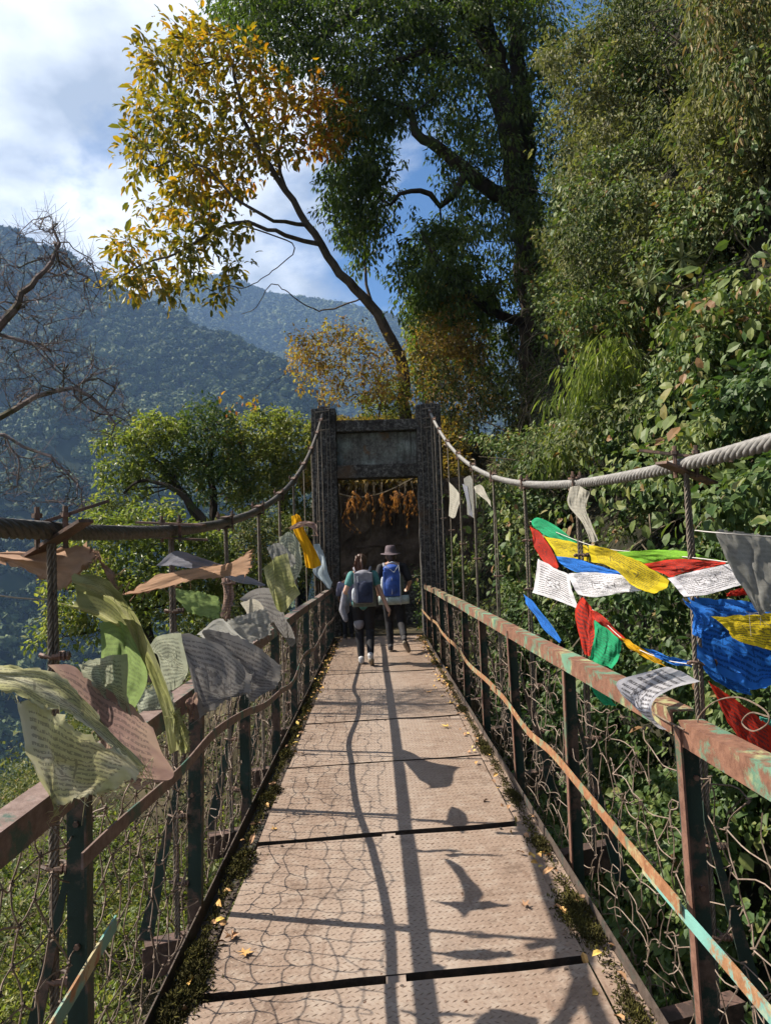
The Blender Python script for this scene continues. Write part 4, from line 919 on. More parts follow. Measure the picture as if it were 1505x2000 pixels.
# fix: hanger children origins (hangers are stored relative to the cable)
# thin hangers close to the gate
# ------------------------------------------------------------------ wire netting
def netting(label, X, y0, y1, z0, z1, dy, dz, drop, seed, jit, curl, r=.0032):
    g = np.random.default_rng(seed); mb = MB(); ny = int((y1 - y0) / dy) + 1; nz = int((z1 - z0) / dz) + 1
    N = np.zeros((ny, nz, 3))
    for i in range(ny):
        for j in range(nz): N[i, j] = (X + g.normal() * jit * 1.2, y0 + i * dy + g.normal() * jit + (.5 * dy if j % 2 else 0) * 0, z0 + j * dz + g.normal() * jit - .02 * math.sin(i * .7))
    def seg(a, b, w):
        mid = (a + b) / 2 + g.normal(size=3) * A(.4, 1, 1) * w; return catmull(np.array([a, mid, b]), 5)
    for i in range(ny):
        for j in range(nz):
            y = N[i, j, 1]; dr = drop * (1 + .6 * math.sin(y * 1.9 + j))
            for di, dj in ((1, 0), (0, 1)):
                if i + di < ny and j + dj < nz:
                    if g.random() < dr:
                        if g.random() < curl:      # broken, curling free end
                            d = nrm(g.normal(size=3) * A(.8, 1, 1)); l = g.uniform(.05, .16); p = N[i, j]; e = nrm(g.normal(size=3))
                            mb.tube(catmull(np.array([p, p + d * l * .5, p + d * l * .7 + e * l * .35, p + d * l * .3 + e * l * .6]), 8), r * .9, 4, cap=False)
                        continue
                    mb.tube(seg(N[i, j], N[i + di, j + dj], jit * 1.1), r, 4, cap=False)
            if g.random() > drop * 1.2:
                p = N[i, j]; mb.tube(p + np.array([[-.007, -.004, -.009], [.006, .005, -.003], [-.006, .006, .004], [.006, -.004, .010]]), r * 1.25, 4, cap=False)
    return mb
mb = netting('', -.90, -1.0, 14.3, -.02, .98, .115, .105, .05, 61, .012, .5, r=.0027)
tag(mb.obj('wire_netting', m_wire), 'rusty square wire netting tied outside the left railing', 'wire netting', 'netting along the railings')
mb = netting('', 1.06, -1.0, 14.3, -.30, .92, .13, .125, .30, 62, .017, .8, r=.0025)
tag(mb.obj('wire_netting', m_wire), 'torn netting with curling broken wires outside the right railing', 'wire netting', 'netting along the railings')
# loose wires on the right top rail
lw = MB(); P = [at_x(*q, .985) for q in ((1372, 1440), (1362, 1405), (1392, 1372), (1440, 1362), (1490, 1385), (1500, 1410), (1470, 1428), (1448, 1412), (1465, 1392), (1500, 1400))]
lw.tube(catmull(np.array(P), 50), .0022, 5); tag(lw.obj('loose_wire', m_wire), 'thin looped wire curling over the near end of the right top rail', 'wire')
lw = MB(); P = [at_x(*q, .93) for q in ((1335, 1425), (1290, 1402), (1268, 1385), (1270, 1365), (1300, 1358))]
lw.tube(catmull(np.array(P), 20), .0026, 5); tag(lw.obj('loose_wire', m_wire), 'wire tied round the right top rail at its broken joint', 'wire')

# ------------------------------------------------------------------ stone gate (bridge tower)
k = NM('blackened_concrete'); v = k.noise(3.2, 8, .7); f = k.noise(17, 8, .75)
c = k.ramp(f, [(.34, (.018, .016, .015)), (.50, (.055, .050, .046)), (.62, (.16, .15, .14)), (.78, (.28, .26, .24))])
c = k.mix(k.mask(v, .52, .68), c, (.022, .018, .015)); c = k.mix(k.mask(k.noise(1.4, 6, .6), .56, .68), c, (.085, .055, .035))
k.set(base=c, rough=.95, spec=.15); k.bump(f, .8, .02); m_conc = k.m
k = NM('mossy_panel_concrete'); v = k.noise(2.2, 7, .62); f = k.noise(21, 7, .7)
c = k.ramp(v, [(.38, (.035, .030, .026)), (.50, (.10, .09, .075)), (.58, (.17, .19, .17)), (.66, (.33, .38, .35)), (.72, (.12, .11, .09))]); c = k.mix(.5, c, k.ramp(f, [(.3, (.03, .03, .03)), (.7, (.30, .30, .28))]))
st = k.mask(k.noise(3.4, 6, .65, stretch=(3.5, 1, .35)), .50, .66); c = k.mix(k.math('MULTIPLY', st, .75), c, (.030, .026, .022)); c = k.mix(k.mask(k.noise(1.9, 5, .6), .60, .66), c, (.14, .085, .05))
k.set(base=c, rough=.95, spec=.15); k.bump(f, .7, .01); m_panel = k.m
TY = 15.2
gt = thing('bridge_gate', 'tall blackened concrete portal with two square columns and a recessed panel over the opening', 'gate', (.12, TY, 0))
def rough_box(c, s_, n=(5, 5, 24), amp=.018, seed=1):
    bm = bmesh.new(); bmesh.ops.create_cube(bm, size=1.0); bmesh.ops.scale(bm, vec=s_, verts=bm.verts)
    me_e = [e for e in bm.edges]; bmesh.ops.bevel(bm, geom=me_e, offset=.012, segments=1, affect='EDGES')
    cuts = max(2, int(max(s_) / .12)); bmesh.ops.subdivide_edges(bm, edges=[e for e in bm.edges if e.calc_length() > .3], cuts=min(cuts, 40), use_grid_fill=True)
    bmesh.ops.triangulate(bm, faces=bm.faces)
    V = np.array([v_.co[:] for v_ in bm.verts]) + np.asarray(c, float); F = np.array([[v_.index for v_ in f_.verts] for f_ in bm.faces]); bm.free()
    V += (np.stack([fbm(V * 4 + 7 * q, seed + q, 3) for q in range(3)], -1) - .5) * 2 * amp
    return MB().add(V, T=F)
rough_box((-.955, TY, 2.0), (.50, .5, 5.22), seed=1).obj('column', m_conc, gt)
rough_box((1.195, TY, 2.0), (.50, .5, 5.28), seed=2).obj('column', m_conc, gt)
rough_box((.12, TY - .02, 4.235), (1.66, .42, .23), seed=3).obj('lintel', m_conc, gt)
rough_box((.12, TY - .02, 3.30), (1.66, .42, .27), seed=4).obj('lintel', m_conc, gt)
rough_box((.12, TY + .06, 3.777), (1.66, .20, .684), seed=5, amp=.006).obj('panel', m_panel, gt)
for x in (-.955, 1.195):
    MB().box((x, TY, 4.645), (.20, .30, .05)).obj('saddle', m_darkmetal, gt)
    for q in range(4):
        xx = x + [-.17, .05, .12, -.06][q]; MB().tube(catmull(np.array([[xx, TY - .28, 4.70 - .02 * q], [xx + .01, TY - .29, 3.0], [xx - .015, TY - .285, 1.6], [xx, TY - .29, .1]]), 14), .006, 5).obj('hanging_wire', m_hang, gt)
    for q in range(3):
        z = 4.52 - q * .19; MB().tube(np.array([[x - .15 + .02 * q, TY - .30, z], [x + .13, TY - .31, z + .03]]), .010, 5).obj('tie_bar', m_hang, gt)
    for q in range(3):
        MB().tube(np.array([[x - .1 + .1 * q, TY, 4.6], [x - .1 + .1 * q + .02, TY, 4.85 - .05 * q]]), .012, 5).obj('anchor_rod', m_darkmetal, gt)

# wall and ledges behind the gate
wl = thing('rock_wall', 'dark rock and concrete wall closing the passage behind the gate', 'wall', (.1, 18.4, 0))
def rockface():
    xs = np.linspace(-1.35, 2.6, 44); zs = np.linspace(-.4, 3.35, 44); X, Z = np.meshgrid(xs, zs, indexing='ij')
    Y = 18.45 - .42 * sstep(2.5, 3.2, Z) - .9 * np.abs((X - .1) / 1.6) ** 3 * .45 + (fbm(np.stack([X, 0 * X, Z], -1) * 1.6, 71, 5) - .5) * .55 - .10 * sstep(1.9, 1.8, Z)
    return MB().grid(np.stack([X, Y, Z], -1))
rockface().obj('rock_face', m_wall, wl)
rough_box((-.72, 16.9, .52), (.62, .5, 1.08), seed=7).obj('block', m_conc, wl); rough_box((1.0, 17.0, .54), (.72, .5, 1.12), seed=8).obj('block', m_conc, wl)
rough_box((.12, 18.0, 1.80), (1.10, .16, .05), seed=9, amp=.012).obj('ledge', m_wall, wl)
# roots hanging over the wall
g = np.random.default_rng(77); mb = MB()
S_ = catmull(np.array([at_y(662, 965, 17.3), at_y(700, 972, 17.3), at_y(750, 962, 17.4), at_y(805, 935, 17.4), at_y(860, 900, 17.5)]), 30); mb.tube(S_, .028, 6)
for q in range(70):
    x = g.uniform(-1.0, 1.35); y = g.uniform(17.3, 17.9); z = 3.3; l = g.uniform(.3, 1.5); C = catmull(np.array([[x, y, z], [x + g.normal() * .06, y - .05, z - l * .5], [x + g.normal() * .12, y, z - l]]), 7); mb.tube(C, [.006] * 7 + [.003], 3, cap=False)
tag(mb.obj('hanging_roots', m_vinestem), 'tangled brown roots hanging over the wall seen through the gate', 'roots')
# dry ferns: clusters of drooping narrow leaves, lit orange
fern_px = [(683, 990, .35), (700, 985, .4), (718, 980, .5), (733, 985, .75), (745, 980, .4), (757, 990, .7), (770, 985, .4), (785, 980, .5), (798, 985, .8), (675, 1000, .8), (690, 975, .3), (775, 975, .3), (805, 975, .6)]
t = thing('dry_fern', 'rust-orange dead ferns drooping from the ledge seen through the gate', 'fern', at_y(735, 960, 17.4)); C = []; D = []
for (fx, fy, ln) in fern_px:
    for q in range(2):
        a = at_y(fx + g.normal() * 5, fy - 18, 17.15 + g.random() * .3); K = catmull(np.array([a, a + A(g.normal() * .05, -.12, -.05), a + A(g.normal() * .08, -.16, -ln * .5), a + A(g.normal() * .1, -.12, -ln * .85)]), 10)
        MB().tube(K, .004, 3, cap=False).obj('frond_stem', m_dry, t)
        for kk in range(2, 11): C.append(K[kk]); D.append(K[kk] - K[kk - 1])
V, T, R = sprig_leaves(np.array(C), nrm(np.array(D)), 4, .03, .07, .28, 1.4, g.random(len(C)) * .75 + .1, kind=2, g=g); MB().add(V, T=T, rnd=R).obj('frond', m_dry, t, kind='stuff')
# leaf litter slope over the wall
n = 6500; x = g.uniform(-1.7, 2.6, n); y = g.uniform(17.6, 22.5, n); z = 3.25 + 2.2 * sstep(18.2, 22, y) + .15 * g.random(n) + .05
V, T, R = sprig_leaves(np.stack([x, y, z], -1), A(0, -.6, .4) + g.normal(size=(n, 3)) * .8, 4, .14, .11, .5, .5, (.25 + .6 * g.random(n)), kind=4, g=g); MB().add(V, T=T, rnd=R * .7).obj('dry_vegetation', m_autumn, kind='stuff')
n = 1500; x = g.uniform(.9, 2.0, n); y = g.uniform(14.2, 18, n); x = np.where(y < 15.6, np.maximum(x, 1.5 + .25 * g.random(n)), x); z = g.random(n) ** 2 * 1.3
V, T, R = sprig_leaves(np.stack([x, y, z], -1), g.normal(size=(n, 3)), 4, .14, .07, .6, .3, g.random(n), kind=4, g=g); MB().add(V, T=T, rnd=R).obj('path_edge_plants', m_ivy, kind='stuff')

# ------------------------------------------------------------------ moss, litter and fallen leaves on the deck
k = NM('moss'); at = k.n('ShaderNodeAttribute', attribute_name='rnd').outputs['Fac']; k.set(base=k.ramp(at, [(0, (.02, .016, .008)), (.5, (.055, .05, .018)), (.8, (.12, .11, .025)), (1, (.18, .12, .05))]), rough=1, spec=.1); m_moss = k.m
def moss(label, pts, seed):
    g = np.random.default_rng(seed); C = []
    for (x, y, rx, ry, h, n) in pts:
        q = g.normal(size=(n, 2)) * A(rx, ry) * .55; rr = (q[:, 0] / rx) ** 2 + (q[:, 1] / ry) ** 2; zz_ = h * np.exp(-rr * 1.3) * (.4 + .6 * g.random(n)); C.append(np.stack([x + q[:, 0], y + q[:, 1], zz_ - .004], -1))
    C = np.vstack(C); n = len(C); V, T, R = leaf_geo(C, g.normal(size=(n, 3)) + A(0, 0, .9), g.normal(size=(n, 3)), .016 + .012 * g.random(n), .008, (.1 + .5 * fbm(C * 14, 3, 2) + .3 * g.random(n)).clip(0, 1))
    return MB().add(V, T=T, rnd=R)
g = np.random.default_rng(88)
lft = [(-.755 + g.normal() * .012, y, .055, .10, .05, 500) for y in (2.35, 2.55, 2.75, 2.95, 3.1, 3.9, 4.05, 5.0, 5.15, 6.1, 6.9, 7.9, 9.2)] + [(-.765, y, .03, .2, .015, 220) for y in np.arange(1.2, 14, .35)] + [(-.72, 2.85, .05, .16, .03, 700)]
rgt = [(.84 + g.normal() * .01, y, .045, .11, .028, 450) for y in (1.7, 2.1, 2.6, 3.15, 3.3, 3.4, 4.1, 4.9, 6.0, 6.2, 7.6, 9.1, 10.8)] + [(.85, y, .03, .2, .010, 150) for y in np.arange(1.2, 14, .4)] + [(.80, 3.3, .05, .2, .022, 700), (.84, 13.6, .12, .25, .10, 900)]
moss('', lft, 1).obj('moss', m_moss, kind='stuff'); moss('', rgt, 2).obj('moss', m_moss, kind='stuff')
k = NM('fallen_leaf'); at = k.n('ShaderNodeAttribute', attribute_name='rnd').outputs['Fac']; k.set(base=k.ramp(at, [(0, (.16, .09, .05)), (.4, (.34, .19, .10)), (.75, (.50, .29, .08)), (1, (.55, .40, .10))]), rough=.7, spec=.3); m_fall = k.m
n = 420; sd_ = g.random(n) < .55; x = np.where(sd_, .80 + g.normal(size=n) * .05, -.74 + g.normal(size=n) * .035); y = np.where(sd_, g.uniform(1.5, 14.5, n) ** 1.0, g.uniform(1.5, 14.5, n)); y = np.where(g.random(n) < .45, g.uniform(8, 14.6, n), y)
V, T, R = leaf_geo(np.stack([x, y, .008 + .02 * g.random(n)], -1), g.normal(size=(n, 3)) * A(1, 1, .35), A(0, 0, 1) + g.normal(size=(n, 3)) * .4, .05 * (.6 + .7 * g.random(n)), .028, g.random(n), kind=7, fold=.4, curl=.3)
MB().add(V, T=T, rnd=R).obj('leaf_litter', m_fall, kind='stuff')
def star_leaf(px0, py0, label, size, tone, curl=.25, rot=0):
    r = ray(px0, py0); c = CAM + r * (-(CAM[2] - .006) / r[2]); t = c; mb = MB(); gl = np.random.default_rng(int(px0 * 7 + py0))
    V = [[0, 0, .003]]; nL = 5; 
    for q in range(nL * 2 + 1):
        a_ = rot + (q / (nL * 2)) * math.radians(290) - math.radians(145); rr = size * (1.0 if q % 2 == 0 else .42) * (1 if q in (4, 5, 6) else .8) * gl.uniform(.85, 1.1)
        V.append([rr * math.sin(a_), rr * math.cos(a_), curl * rr * gl.uniform(.1, .9) + .003])
    mb.add(np.array(V) + c, T=[[0, i, i + 1] for i in range(1, nL * 2 + 1)], rnd=tone)
    mb.tube(np.array([c + A(0, 0, .004), c + A(-math.sin(rot) * size * .5, -math.cos(rot) * size * .5, .006), c + A(-math.sin(rot) * size * .9, -math.cos(rot) * size * .8, .018)]), .0014, 3, rnd=.1)
    tag(mb.obj('fallen_leaf', m_fall, origin=tuple(c)), label, 'leaf', 'fallen leaves on the deck')
star_leaf(476, 1862, 'star shaped tan leaf lying near the left edge in front of the widest gap', .045, .6, .2, 1.2)
star_leaf(1024, 1770, 'small curled brown leaf on the right half of the second plate from the camera', .035, .25, .9, .4)
star_leaf(872, 1420, 'bright yellow leaf beyond the ragged flag shadow on the right half of the deck', .07, .95, .5, -1.2)
star_leaf(835, 1352, 'two toned orange leaf near the right kerb a plate beyond the yellow one', .06, .5, .5, 2.0)
star_leaf(880, 1374, 'pale yellow leaf against the right kerb beside the orange one', .07, .85, .5, 1.5)
star_leaf(535, 1620, 'tiny orange leaf at the left end of the second nearest plate gap', .03, .7, .4, 0)
star_leaf(598, 1337, 'orange leaf by the left kerb below the swinging grey flags', .045, .6, .5, -.5)
star_leaf(830, 1255, 'pile-topping orange leaf at the right kerb just behind the walkers', .07, .65, .5, .8)
star_leaf(452, 1830, 'crumpled tan leaf caught on the moss of the left edge', .05, .35, .9, 2.4)
# ------------------------------------------------------------------ prayer flags
def cloth_mat(name, col, transl=.35, ink=(.05, .045, .05), inkamt=.6, rows=15, dirt=.3, col2=None):
    k = NM(name); uv = k.n('ShaderNodeUVMap').outputs[0]; sp = k.n('ShaderNodeSeparateXYZ'); k.l(uv, sp.inputs[0])
    n_ = k.noise(5, 6, .65, vec=uv); c = k.mix(k.mask(n_, .35, .7), tuple(v * (1 - dirt) for v in col), col)
    if col2: c = k.mix(k.mask(k.noise(2.0, 3, vec=uv), .42, .58), c, col2)
    if inkamt > 0:
        u, v = sp.outputs[0], sp.outputs[1]
        fr = k.math('FRACT', k.math('MULTIPLY', v, rows)); row = k.math('GREATER_THAN', fr, .52)
        cell = k.n('ShaderNodeTexNoise'); cell.inputs['Scale'].default_value = 1.0; cell.inputs['Detail'].default_value = 2
        cmb = k.n('ShaderNodeCombineXYZ'); k.l(k.math('MULTIPLY', u, 62), cmb.inputs[0]); k.l(k.math('FLOOR', k.math('MULTIPLY', v, rows)), cmb.inputs[1]); k.l(k.math('MULTIPLY', fr, 1.6), cmb.inputs[2]); k.l(cmb.outputs[0], cell.inputs['Vector'])
        gl = k.math('GREATER_THAN', cell.outputs['Fac'], .45)
        mu = k.math('MULTIPLY', k.math('GREATER_THAN', u, .10), k.math('LESS_THAN', u, .90)); mv = k.math('MULTIPLY', k.math('GREATER_THAN', v, .08), k.math('LESS_THAN', v, .92))
        # a printed block left free of lines in the middle, framed
        bu = k.math('ABSOLUTE', k.math('SUBTRACT', u, .5)); bv = k.math('ABSOLUTE', k.math('SUBTRACT', v, .5)); mxx = k.math('MAXIMUM', k.math('MULTIPLY', bu, 1.0), k.math('MULTIPLY', bv, 1.15))
        inside = k.math('LESS_THAN', mxx, .15); frame = k.math('MULTIPLY', k.math('LESS_THAN', mxx, .165), k.math('GREATER_THAN', mxx, .15))
        fig = k.math('MULTIPLY', inside, k.math('GREATER_THAN', k.noise(17, 2, vec=uv), .53))
        txt = k.math('MULTIPLY', k.math('MULTIPLY', row, gl), k.math('MULTIPLY', mu, mv)); txt = k.math('MULTIPLY', txt, k.math('GREATER_THAN', mxx, .165))
        a_ = k.math('MAXIMUM', k.math('MAXIMUM', txt, frame), fig); a_ = k.math('MULTIPLY', a_, inkamt); c = k.mix(a_, c, ink)
    k.set(base=c, rough=.85, spec=.15)
    wv = k.noise(160, 2, .5, vec=uv); k.bump(k.math('ADD', wv, k.math('MULTIPLY', k.noise(9, 4, vec=uv), 2.5)), .35, .003)
    tr = k.n('ShaderNodeBsdfTranslucent'); k.l(c, tr.inputs[0]); m = k.n('ShaderNodeMixShader'); m.inputs[0].default_value = transl
    k.l(k.p.outputs[0], m.inputs[1]); k.l(tr.outputs[0], m.inputs[2]); k.l(m.outputs[0], k.o.inputs[0]); return k.m
M = dict(
    peach=cloth_mat('faded_peach_cloth', (.56, .36, .25), inkamt=0), yel_pale=cloth_mat('faded_yellow_cloth', (.50, .49, .24), inkamt=.5, col2=(.52, .50, .36)),
    olive=cloth_mat('faded_olive_cloth', (.34, .36, .14), inkamt=.3, transl=.45, col2=(.42, .42, .22)), green_t=cloth_mat('thin_green_cloth', (.26, .36, .13), inkamt=.25, transl=.5),
    sage=cloth_mat('pale_sage_cloth', (.47, .50, .38), inkamt=.5), grey=cloth_mat('grey_cloth', (.30, .29, .285), inkamt=.55, dirt=.35), pink=cloth_mat('faded_rose_cloth', (.36, .24, .215), inkamt=.45, col2=(.46, .33, .26)),
    bluegrey=cloth_mat('blue_grey_cloth', (.27, .28, .34), inkamt=.2), gauze=cloth_mat('grey_gauze', (.36, .36, .34), inkamt=.15, transl=.5, dirt=.35), white=cloth_mat('white_flag_cloth', (.74, .73, .78), inkamt=.8, dirt=.08, transl=.3),
    red=cloth_mat('red_flag_cloth', (.60, .045, .025), inkamt=.75, dirt=.15, transl=.4), yel=cloth_mat('yellow_flag_cloth', (.78, .60, .03), inkamt=.7, dirt=.1, transl=.45), blue=cloth_mat('blue_flag_cloth', (.035, .20, .70), inkamt=.6, dirt=.15, transl=.35, ink=(.01, .02, .08)),
    green=cloth_mat('green_flag_cloth', (.03, .42, .19), inkamt=.5, dirt=.12, transl=.4), lime=cloth_mat('lime_flag_cloth', (.25, .55, .05), inkamt=.45, dirt=.1, transl=.45), amber=cloth_mat('amber_scarf', (.85, .47, .02), inkamt=0, transl=.5),
    plastic=cloth_mat('pale_blue_cloth', (.50, .60, .68), inkamt=0, transl=.5), cream=cloth_mat('cream_cloth', (.55, .52, .45), inkamt=.2, transl=.4), turq=cloth_mat('turquoise_cloth', (.10, .42, .36), inkamt=0))
def flag(label, rows, X, mat_, dep=None, slope=.4, ripple=.012, fray=.0, name='prayer_flag', cat='prayer flag', group='prayer flags', bulge=None, n=32, seed=None):
    """rows: control rows of photograph pixels; the cloth hangs about the plane x = X, or at distance dep"""
    C = np.array(rows, float); cen = C.reshape(-1, 2).mean(0); dc = dep if dep else at_x(cen[0], cen[1], X)[1]
    W = np.zeros(C.shape[:2] + (3,)); sd = seed if seed is not None else int(abs(C.sum())) % 997
    for i in range(C.shape[0]):
        for j in range(C.shape[1]):
            x_, y_ = C[i, j]; d = dc
            if not dep and (x_ - 731) * (cen[0] - 731) > 0: d = dc + slope * np.clip(at_x(x_, y_, X)[1] - dc, -1.0, 1.5)
            if bulge is not None: d += bulge[i][j] if isinstance(bulge[0], (list, tuple)) else bulge[i]
            W[i, j] = at_y(x_, y_, max(.9, d))
    G = catmull(W, n); G = catmull(G.transpose(1, 0, 2), n).transpose(1, 0, 2); a, b = G.shape[:2]
    uu, vv = np.meshgrid(np.linspace(0, 1, a), np.linspace(0, 1, b), indexing='ij'); q = np.stack([uu * 2.2 + sd, vv * 3.5, 0 * uu], -1)
    size = np.linalg.norm(G[-1, -1] - G[0, 0]) * 1.0
    G[..., 1] += (fbm(q, sd, 3) - .5) * ripple * 5; G[..., 2] += (fbm(q * 1.7 + 9, sd + 3, 2) - .5) * ripple * .8
    cr = 1 - np.abs(fbm(q * A(1.2, 3.2, 1) + 40, sd + 11, 3) - .5) * 4; G[..., 1] += cr * ripple * .45; G[..., 2] += cr * ripple * .15
    c2 = 1 - np.abs(fbm(q * A(4.5, 2.0, 1) + q[..., ::-1] * 1.5 + 70, sd + 17, 2) - .5) * 4; G[..., 1] += c2 * ripple * .16; G[..., 2] += c2 * ripple * .08
    G[..., 0] += np.sin(uu * 5 + vv * 11 + sd) * ripple * .3
    if fray:
        gg = np.random.default_rng(sd)
        for e in (np.s_[-1, :], np.s_[:, -1], np.s_[0, :]): G[e] += gg.normal(size=G[e].shape) * fray
    mb = MB().grid(G); o = mb.obj(name, mat_, origin=tuple(G[a // 2, b // 2]), smooth=True); me = o.data
    ul = me.uv_layers.new(name='UVMap'); li = np.zeros(len(me.loops), np.int32); me.loops.foreach_get('vertex_index', li); UV = np.stack([vv.ravel(), 1 - uu.ravel()], -1)[li]; ul.data.foreach_set('uv', UV.ravel().astype(np.float32))
    if fray:     # loose threads
        tb = MB(); gg = np.random.default_rng(sd + 1)
        for _ in range(26):
            e = G[-1, gg.integers(0, b)] if gg.random() < .5 else G[gg.integers(0, a), -1]; l = gg.uniform(.01, .05); tb.tube(np.array([e, e + gg.normal(size=3) * l * .5, e + gg.normal(size=3) * l * .5 + A(-.3, 0, -1) * l * .6]), .0008, 3, cap=False)
        tb.obj('loose_thread', mat_, o, kind='stuff')
    tag(o, label, cat, group); return o
XLF, XRF = -.79, 1.19
